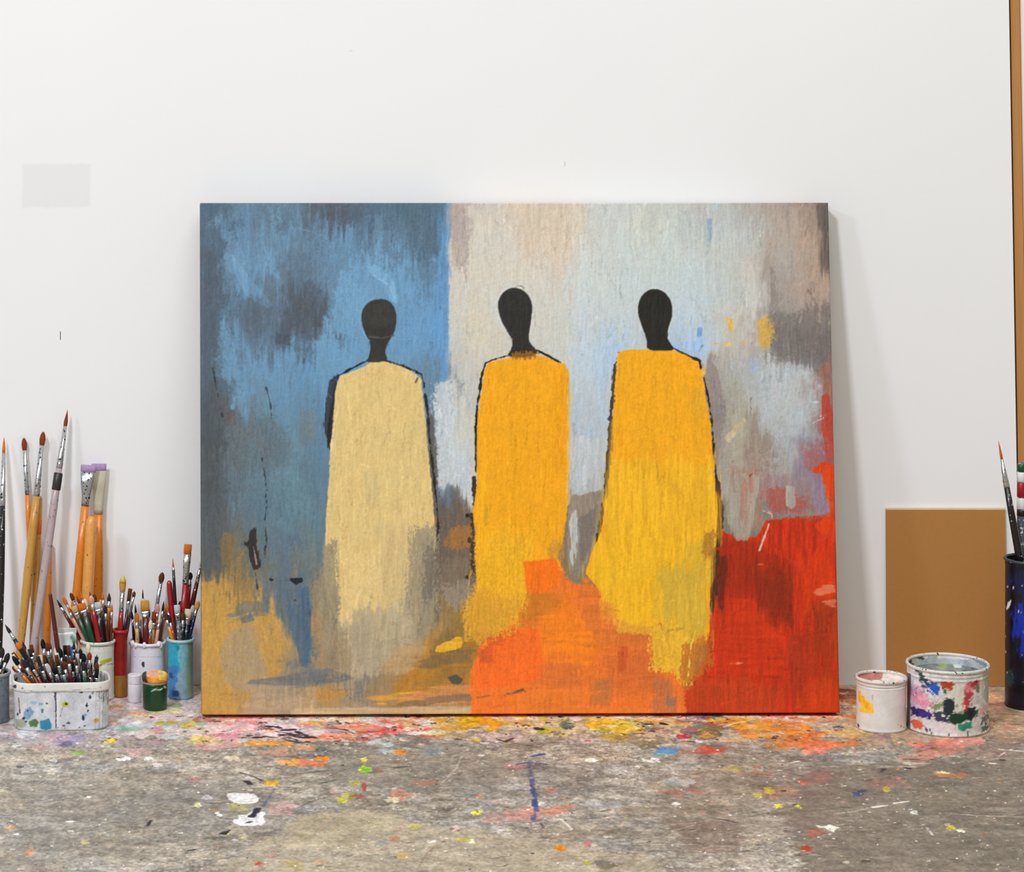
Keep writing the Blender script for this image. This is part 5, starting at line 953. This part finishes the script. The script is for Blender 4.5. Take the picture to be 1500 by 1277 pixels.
def brush(butt, tip, handle, bristle, r=.004, bl=.018, fl=.03, kind='round', fw=None, band=None, where='', group=None, tipcol=None, extra=None, name='paintbrush', cat='paintbrush'):
    A = np.array(butt, float); B = np.array(tip, float); L = np.linalg.norm(B-A); d, ax, ay = frame(B-A)
    root = empty(name, tuple(float(q) for q in A)); hl = L-bl-fl; fr = fw or r*.62
    if kind == 'stick':
        prof = [(0, r*.5, r*.5), (.002, r*.8, r*.8), (L*.5, r, r), (L*.9, r*.96, r*.96), (L-r*.8, r*.85, r*.85), (L-.0006, r*.45, r*.45), (L, r*.2, r*.2)]
        tube('handle', root, A, d, ax, ay, prof, hmat(handle))
    elif kind == 'flat' or kind == 'wide':
        W_ = fr; dp = max(.0022, fr*.30)
        prof = [(0, r*.5, r*.4), (.003, r*.8, r*.6), (hl*.35, r, r*.75), (hl*.7, r*.92, r*.7), (hl, r*.74, r*.6)]
        tube('handle', root, A, d, ax, ay, prof, hmat(handle))
        tube('ferrule', root, A, d, ax, ay, [(hl-.001, r*.78, r*.66), (hl+fl*.12, r*.82, r*.68), (hl+fl*.16, r*.74, r*.64), (hl+fl*.2, r*.84, r*.66), (hl+fl*.24, r*.78, r*.6), (hl+fl*.6, r*.8*.45+W_*.55, dp*1.05), (hl+fl, W_, dp)], FER if extra != 'paper' else mat('pale paper sleeve', (196, 190, 168), .7), 24)
        b = tube('bristles', root, A, d, ax, ay, [(hl+fl-.002, W_*.97, dp*.9), (hl+fl+bl*.5, W_*1.02, dp), (L-bl*.12, W_*1.02, dp*.7), (L, W_*.98, dp*.35)], bmat(bristle), 28)
        if tipcol: b['label'] = tipcol
    else:
        f0, f1 = r*.72, fr
        prof = [(0, r*.35, r*.35), (.002, r*.6, r*.6), (hl*.25, r*.85, r*.85), (hl*.62, r, r), (hl*.85, r*.88, r*.88), (hl, f0, f0)]
        tube('handle', root, A, d, ax, ay, prof, hmat(handle))
        tube('ferrule', root, A, d, ax, ay, [(hl-.001, f0*1.04, f0*1.04), (hl+fl*.10, f0*1.08, f0*1.08), (hl+fl*.14, f0*.94, f0*.94), (hl+fl*.18, f0*1.08, f0*1.08), (hl+fl*.24, f0*.98, f0*.98), (hl+fl, f1, f1)], FER, 16)
        s = f1
        if kind == 'point': bp = [(-.0015, .95), (.1, 1.05), (.3, 1.1), (.6, .7), (.85, .3), (1, .05)]
        elif kind == 'thin': bp = [(-.001, .9), (.3, .9), (.7, .5), (1, .08)]
        else: bp = [(-.0015, .95), (.15, 1.2), (.45, 1.38), (.75, 1.1), (.92, .6), (1, .12)]
        rg = random.Random(len(ALL))
        b = tube('bristles', root, A, d, ax, ay, [(hl+fl+(bl*t if t > 0 else t), s*k, s*k*.8) for t, k in bp], bmat(bristle), 16)
        if tipcol:
            tube('wet_tip', b, A, d, ax, ay, [(hl+fl+bl*t, s*k, s*k*.8) for t, k in ((.55, 1.36), (.75, 1.16), (.92, .66), (1.02, .1))], mat(tipcol+' paint', COL[tipcol], .4), 16)['label'] = 'smear of '+tipcol+' paint'
    for t0, t1, c in ([] if not band else band if isinstance(band, list) else [band]):
        rr = r*1.03
        tube('painted_band', root, A, d, ax, ay, [(L*t0, r*.9, r*.9), (L*t0+.001, rr, rr), (L*t1-.001, rr, rr), (L*t1, r*.9, r*.9)], mat(c+' band', COL[c], .4))['label'] = c+' painted band'
    root['category'] = cat
    ALL.append((root, handle, bristle, kind, where, group, B)); return root
def lean(bpx, bY, tpx, tY, **k):
    """a brush standing on the floor and leaning on the wall"""
    x, y = at(bpx, 1003, bY)[0], bY; return brush((x, y, .0035), at(tpx[0], tpx[1], tY), **k)
LG = 'long brushes leaning on the wall at the left'
def lab(o, s): o['label'] = s
lab(lean(-3, -.10, (6, 640), -.012, handle='black', bristle='amber', r=.0056, bl=.023, fl=.075, kind='thin', fw=.0026), 'long black brush with a thin amber tip leaning on the wall at the left edge')
lab(lean(57, -.016, (35, 641), -.008, handle='orange', bristle='rust', r=.0052, bl=.018, fl=.064, kind='round', fw=.0030), 'long orange brush with a rounded dark red tip, first right of the black one')
lab(lean(22, -.072, (63.5, 632), -.014, handle='ochre', bristle='rust', r=.0068, bl=.020, fl=.072, kind='round', fw=.0033), 'long ochre brush with a rounded rust tip, its dotted ferrule crossing above the other handles')
lab(lean(38, -.104, (99, 600), -.014, handle='mauve', bristle='rust', r=.0064, bl=.024, fl=.060, kind='point', fw=.0027, band=(.72, .78, 'charcoal')), 'longest brush with a mauve handle and pointed red tip, leaning rightwards')
lab(lean(44, -.042, (58, 726), -.018, handle='ochre', bristle='rust', r=.0052, kind='stick', band=(.80, .88, 'amber')), 'plain ochre handle with an amber band standing just under the dotted ferrule')
lab(lean(68, -.030, (71, 790), -.013, handle='orange', bristle='rust', r=.0056, kind='stick'), 'short plain orange handle leaning behind the mauve brush')
# the wide flat brushes behind the white can
lab(lean(101, -.036, (130, 681), -.028, handle='orange', bristle='lilac', r=.0078, bl=.010, fl=.048, kind='wide', fw=.0112), 'flat wide brush with lilac bristles and dark metal ferrule leaning on the wall')
lab(lean(142, -.014, (145, 679), -.013, handle='orange', bristle='lilac', r=.0084, bl=.010, fl=.062, kind='wide', fw=.0106, extra='paper'), 'flat wide brush with lilac bristles and pale sleeve, right of its twin')
lab(lean(121, -.062, (134, 756), -.045, handle='paleorange', bristle='lilac', r=.0086, kind='stick'), 'broad pale orange handle standing between the two lilac brushes')

def in_cup(cup, a, b, tip, spread=1.25, ht=.004, where='', group=None, **k):
    """a brush in a round container: (a, b) = where it crosses the rim, -1..1; tip in photo pixels"""
    root, x, y, r, h = cup; ri = r*.90-k.get('r', .004)
    P = np.array([x+a*ri, y+b*ri, h]); T = np.array(at(tip[0], tip[1], y+b*ri*spread))
    d = (P-T)/np.linalg.norm(P-T); s = (h-ht-.003)/max(1e-6, -d[2]); B = P+d*s
    dx, dy = B[0]-x, B[1]-y; rr = math.hypot(dx, dy)
    if rr > ri: B[0] = x+dx*ri/rr; B[1] = y+dy*ri/rr
    L = np.linalg.norm(T-B)
    return brush(B, T, where=where, group=group, **k)
# white can (green-smeared rim): a fan of short brushes
WC = 'the green-smeared white can'
spec3 = [(-1, .0, 83, 878, 'maroon', 'charcoal', 'thin', .003), (-.9, .5, 92, 874, 'maroon', 'amber', 'round', .003), (-.85, -.45, 97, 886, 'pink', 'amber', 'thin', .0028), (-.65, .1, 103, 868, 'brown', 'brown', 'round', .003), (-.6, -.7, 108, 888, 'green', 'tan', 'flat', .0036), (-.5, .75, 112, 872, 'tan', 'rust', 'thin', .0028),
         (-.3, -.9, 119, 884, 'green', 'amber', 'flat', .0045), (-.2, -.2, 124, 877, 'maroon', 'cream', 'round', .003), (-.1, .6, 117, 866, 'orange', 'amber', 'thin', .003), (.08, -.85, 133, 872, 'crimson', 'pink', 'round', .004), (.15, .0, 131, 866, 'charcoal', 'rust', 'thin', .0028), (.2, .7, 138, 870, 'ochre', 'brown', 'round', .003),
         (.4, -.75, 142, 882, 'black', 'steel', 'flat', .0042), (.5, .0, 147, 878, 'navy', 'tan', 'round', .003), (.55, .65, 150, 866, 'rust', 'amber', 'thin', .003), (.75, -.4, 154, 886, 'maroon', 'charcoal', 'round', .003), (.8, .3, 160, 868, 'orange', 'charcoal', 'point', .0038), (.98, -.1, 164, 884, 'brown', 'amber', 'thin', .0028), (-.35, .3, 110, 880, 'black', 'pink', 'round', .003)]
for q in spec3: in_cup(w3, q[0], q[1], (q[2], q[3]), handle=q[4], bristle=q[5], kind=q[6], r=q[7], bl=.012 if q[6] != 'flat' else .010, fl=.008, fw=q[7]*(.75 if q[6] != 'flat' else 1.3), where=WC, group='brushes in the white can with the green-smeared rim')
# red tube
RT = 'the narrow red tube'
lab(in_cup(red, -.3, -.2, (180.5, 843), handle='crimson', bristle='ochre', kind='round', r=.0046, bl=.023, fl=.028, fw=.0036, tipcol='yellow', where=RT), 'thick round brush with a yellow-dipped tip standing in the narrow red tube')
lab(in_cup(red, .5, .5, (191, 862), handle='black', bristle='brown', kind='flat', r=.003, bl=.018, fl=.012, fw=.0030, where=RT), 'black-handled brush with dark brown bristles in the narrow red tube')
lab(in_cup(red, .8, -.1, (197, 866), handle='charcoal', bristle='brown', kind='round', r=.0026, bl=.008, fl=.012, fw=.002, where=RT), 'small charcoal brush leaning right out of the narrow red tube')
# white lumpy can
LC = 'the lumpy white can'
spec5 = [(-.95, .0, 193, 893, 'black', 'charcoal', 'thin', .0026), (-.7, .5, 198, 884, 'black', 'charcoal', 'thin', .0024), (-.75, -.5, 200, 897, 'tan', 'amber', 'round', .0034), (-.5, .2, 204, 902, 'maroon', 'cream', 'round', .003), (-.1, -.75, 212, 879, 'maroon', 'ochre', 'flat', .0062), (-.25, .7, 209, 862, 'maroon', 'maroon', 'thin', .0018),
         (.05, .2, 217, 890, 'charcoal', 'brown', 'round', .003), (.3, .7, 238, 838, 'slate', 'brown', 'round', .004), (.35, -.4, 226, 896, 'tan', 'rust', 'flat', .0034), (.55, .1, 231, 884, 'amber', 'pink', 'round', .0034), (.6, -.65, 235, 899, 'pink', 'cream', 'thin', .003), (.85, -.1, 240, 880, 'brown', 'charcoal', 'thin', .0028), (.9, .4, 244, 888, 'orange', 'amber', 'round', .003), (.15, -.95, 221, 908, 'rust', 'cream', 'round', .003)]
for q in spec5:
    big = q[2] == 238
    in_cup(w5, q[0], q[1], (q[2], q[3]), handle=q[4], bristle=q[5], kind=q[6], r=q[7], bl=.014 if q[6] != 'flat' else .016, fl=.036 if big else .008, fw=q[7]*(.8 if q[6] != 'flat' else 1.0), where=LC, group='brushes in the lumpy white can')
# blue can
BC = 'the turquoise can'
lab(in_cup(blue, -.75, .1, (247.5, 850), handle='crimson', bristle='crimson', kind='stick', r=.0046, where=BC), 'thick crimson handle with a blunt end, standing leftmost in the turquoise can')
lab(in_cup(blue, -.35, -.5, (253, 817), handle='black', bristle='amber', kind='thin', r=.0028, bl=.013, fl=.004, fw=.0014, where=BC), 'thin black brush with a fine amber tip in the turquoise can')
lab(in_cup(blue, .15, -.3, (275.5, 797), handle='crimson', bristle='amber', kind='flat', r=.0056, bl=.0145, fl=.042, fw=.0056, where=BC), 'square-tipped crimson brush standing tallest in the turquoise can')
lab(in_cup(blue, .35, .4, (279, 838), handle='crimson', bristle='charcoal', kind='round', r=.005, bl=.010, fl=.012, fw=.003, where=BC), 'short crimson brush with a dark tip behind the tall square-tipped one')
lab(in_cup(blue, .5, .75, (297, 814), handle='maroon', bristle='steel', kind='thin', r=.0042, bl=.012, fl=.026, fw=.002, where=BC), 'maroon brush with a grey tip leaning right towards the painting')
specb = [(-.5, .75, 243, 884, 'brown', 'amber', 'thin', .0028), (-.9, -.3, 241, 896, 'orange', 'brown', 'round', .003), (-.5, -.2, 246, 900, 'rust', 'charcoal', 'round', .003), (-.1, -.9, 259, 886, 'slate', 'steel', 'flat', .004), (.0, .45, 264, 880, 'steel', 'charcoal', 'round', .003), (.25, -.8, 268, 896, 'black', 'brown', 'round', .0034), (.6, -.55, 276, 892, 'navy', 'cream', 'flat', .0044), (.65, .1, 283, 886, 'navy', 'steel', 'round', .003), (.9, -.15, 291, 880, 'navy', 'ochre', 'round', .0034), (.1, -.1, 271, 880, 'charcoal', 'steel', 'thin', .0028), (-.25, .1, 255, 896, 'crimson', 'cream', 'round', .003)]
for q in specb: in_cup(blue, q[0], q[1], (q[2], q[3]), handle=q[4], bristle=q[5], kind=q[6], r=q[7], bl=.012, fl=.009, fw=q[7]*(.8 if q[6] != 'flat' else 1.1), where=BC, group='brushes in the turquoise can')
# dark holder, right
dh = None
for o in C.objects:
    if o.name.startswith('brush_holder'): dh = o
hx, hy, hr, hh = cyl_px(1472, 1540, 1041.5, 823); dk = (dh, hx, hy, hr, hh)
lab(in_cup(dk, -.45, -.1, (1462.5, 645), handle='black', bristle='amber', kind='thin', r=.0058, bl=.027, fl=.040, fw=.0021), 'black brush with a fine amber tip leaning left out of the navy holder')
lab(in_cup(dk, -.30, .5, (1497, 676), handle='slate', bristle='green', kind='stick', r=.0068, band=[(.958, .99, 'green'), (.915, .957, 'white'), (.85, .914, 'crimson'), (.80, .849, 'white'), (.77, .799, 'black')]), 'broad slate handle caked in green, white and red paint at the right edge')
in_cup(dk, .35, -.3, (1512, 700), handle='navy', bristle='rust', kind='round', r=.005, bl=.02, fl=.03, fw=.0034)['label'] = 'navy brush with a rust tip standing furthest right in the navy holder'
# grey tin, left edge
GT = 'the grey tin'
rg = random.Random(8)
for k in range(11):
    a = -.95+1.9*((k*5) % 11)/10; b = rg.uniform(-.6, .6) if abs(a) > .8 else rg.choice((-.75, .1, .8))*(.9 if abs(a) < .5 else .6)
    in_cup(grey, a*.85, b, (-12+a*26+rg.uniform(-2, 2), 946+rg.uniform(0, 22)), handle=rg.choice(['black', 'charcoal', 'slate', 'brown']), bristle=rg.choice(['black', 'charcoal', 'charcoal', 'steel']), kind='round', r=.003, bl=.014, fl=.01, fw=.003, where=GT, group='dark brushes in the grey tin')
# the packed tub
TG = 'short brushes packed in the ribbed white tub'
def in_tub(a, b, tip, **k):
    x, y, w, d, h, an = (TUB[q] for q in ('x', 'y', 'w', 'd', 'h', 'ang')); rr = k.get('r', .003)
    def loc(a, b): u = a*(w/2-.010-rr); v = b*(d/2-.009-rr); return x+u*math.cos(an)-v*math.sin(an), y+u*math.sin(an)+v*math.cos(an)
    P = loc(a, b); T = np.array(at(tip[0], tip[1], P[1]+b*.006)); q = loc(a*.80, b*.86)
    # the line from the tip through its place at rim height down to the bottom, kept inside the tub
    t = (h-.006)/max(.01, (T[2]-h)); B = np.array([P[0]-(T[0]-P[0])*t, P[1]-(T[1]-P[1])*t, .006])
    lo, hi = x-w/2+.018, x+w/2-.018; B[0] = min(max(B[0], lo), hi); B[1] = min(max(B[1], y-d/2+.014), y+d/2-.014)
    return brush(B, T, where='the ribbed tub', **k)
lab(in_tub(-.62, .35, (7, 914), handle='black', bristle='charcoal', kind='point', r=.0040, bl=.014, fl=.010, fw=.0024, band=(.74, .80, 'amber')), 'black brush with an amber band sticking out to the left of the tub')
lab(in_tub(.02, .75, (73, 868), handle='maroon', bristle='maroon', kind='stick', r=.0034), 'slender maroon handle rising tallest from the back of the tub')
rg = random.Random(21); hs = ['black', 'charcoal', 'black', 'black', 'brown', 'maroon', 'charcoal', 'navy', 'slate', 'black', 'green']; bs = ['charcoal', 'black', 'brown', 'brown', 'steel', 'black', 'cream', 'rust', 'brown', 'charcoal']
rows = [(.92, 11, 950), (.46, 12, 956), (.0, 13, 962), (-.45, 13, 968), (-.9, 12, 975)]
for (b, n, ty) in rows:
    for k in range(n):
        a = -1+2*(k+.5)/n; a *= .97
        tx = 84+a*66+(-9 if a < -.5 else 0)*(abs(a)-.4)*1.4+rg.uniform(-1.6, 1.6); y_ = ty+rg.uniform(-11, 9)+(abs(a)**2)*10
        hc = rg.choice(hs if a > -.55 else ['rust', 'amber', 'brown', 'tan', 'rust']); bc = rg.choice(bs)
        in_tub(a, b+rg.uniform(-.05, .05), (tx, y_-5), handle=hc, bristle=bc, kind=rg.choice(['round', 'thin', 'round', 'flat']), r=rg.uniform(.0024, .0034), bl=rg.uniform(.010, .016), fl=rg.uniform(.007, .013), fw=.0026, group=TG)

# squeezed tube of paint standing in the back of the tub
def paint_tube():
    x, y = at(100, 990, -.168)[:2]; y = -.1655; root = empty('paint_tube', (x, y, 0)); tag(root, 'crumpled white and blue paint tube standing between the tub and the white can', 'paint tube')
    zt = CAMZ-(926-VY)*(y+D0)/F; V = []; th = np.arange(28)/28*math.tau; n = 40
    R = sheet(80, 915, 126, 1010, (224, 228, 228), 71, .08)
    R.patch([(96,948),(109,946),(108,962),(98,966)], (20,110,190), 1.4, .4, 'm'); R.patch([(92,950),(97,950),(98,974),(92,972)], (150,206,222), 1.6, .7, 'm'); R.patch([(94,966),(110,964),(108,990),(94,990)], (40,60,110), 2, .8, 'm'); R.patch([(104,930),(112,936),(114,944),(104,940)], (70,130,110), 1.2, .9, 'm', .8)
    rg = np.random.default_rng(2)
    for k in range(n):
        t = k/(n-1); z = .001+(zt-.001)*t; w = .0085+.0035*t; dp = .0088*(1-t)**.7+.0011
        wob = .0012*math.sin(t*17)+.0006*math.sin(t*41)
        V.append(np.stack([x-.001+wob+w*np.cos(th)*(1+.05*np.sin(th*3+t*9)), y+dp*np.sin(th)+.0008*math.sin(t*23), np.full(28, z)+.0012*np.cos(th)*t], -1))
    V = np.concatenate(V); fc = [tuple(map(int, f)) for f in grid_faces(n, 28, True)]+[tuple(range(27, -1, -1)), tuple(range((n-1)*28, n*28))]
    mesh_obj('body', V, fc, paint_mat('crumpled foil', .35, .5), root, True, mapped(R)(V, y))
    box('crimp', (x-.0128, y-.0014, zt-.0005), (x+.0118, y+.0014, zt+.006), mat('folded foil end', (206, 208, 206), .35), root, .0005)
paint_tube()

# ---------------------------------------------------------------- labels for the brushes that share a container
KN = dict(round='round', thin='fine-pointed', flat='flat', point='pointed', stick='plain', wide='wide')
CN = dict(paleorange='pale orange', lilac='lilac')
groups = {}
for (o, h, b, k, where, g, T) in ALL:
    if o.get('label'): continue
    groups.setdefault(where, []).append((T[0], o, h, b, k, g, T))
for where, L in groups.items():
    L.sort(key=lambda q: q[0]); n = len(L); seen = {}
    for i, (tx, o, h, b, k, g, T) in enumerate(L):
        third = ['far left in', 'centre left in', 'middle of', 'centre right in', 'far right in'][min(4, int(5*i/n))]
        s = f"{CN.get(h, h)}-handled {KN[k]} brush with {b} bristles, {third} {where}"
        seen.setdefault(s, []).append((T[1], T[2], o)); o['label'] = s; o['group'] = g
    for s, os_ in seen.items():
        if len(os_) == 2:
            os_.sort(key=lambda q: q[1]); os_[0][2]['label'] = 'lower '+s; os_[1][2]['label'] = 'taller '+s
        elif len(os_) > 2:
            os_.sort(key=lambda q: q[1])
            for w_, q in zip(('lowest', 'second lowest', 'taller', 'tallest') if len(os_) > 3 else ('lowest', 'middling', 'tallest'), os_): q[2]['label'] = w_+' '+s
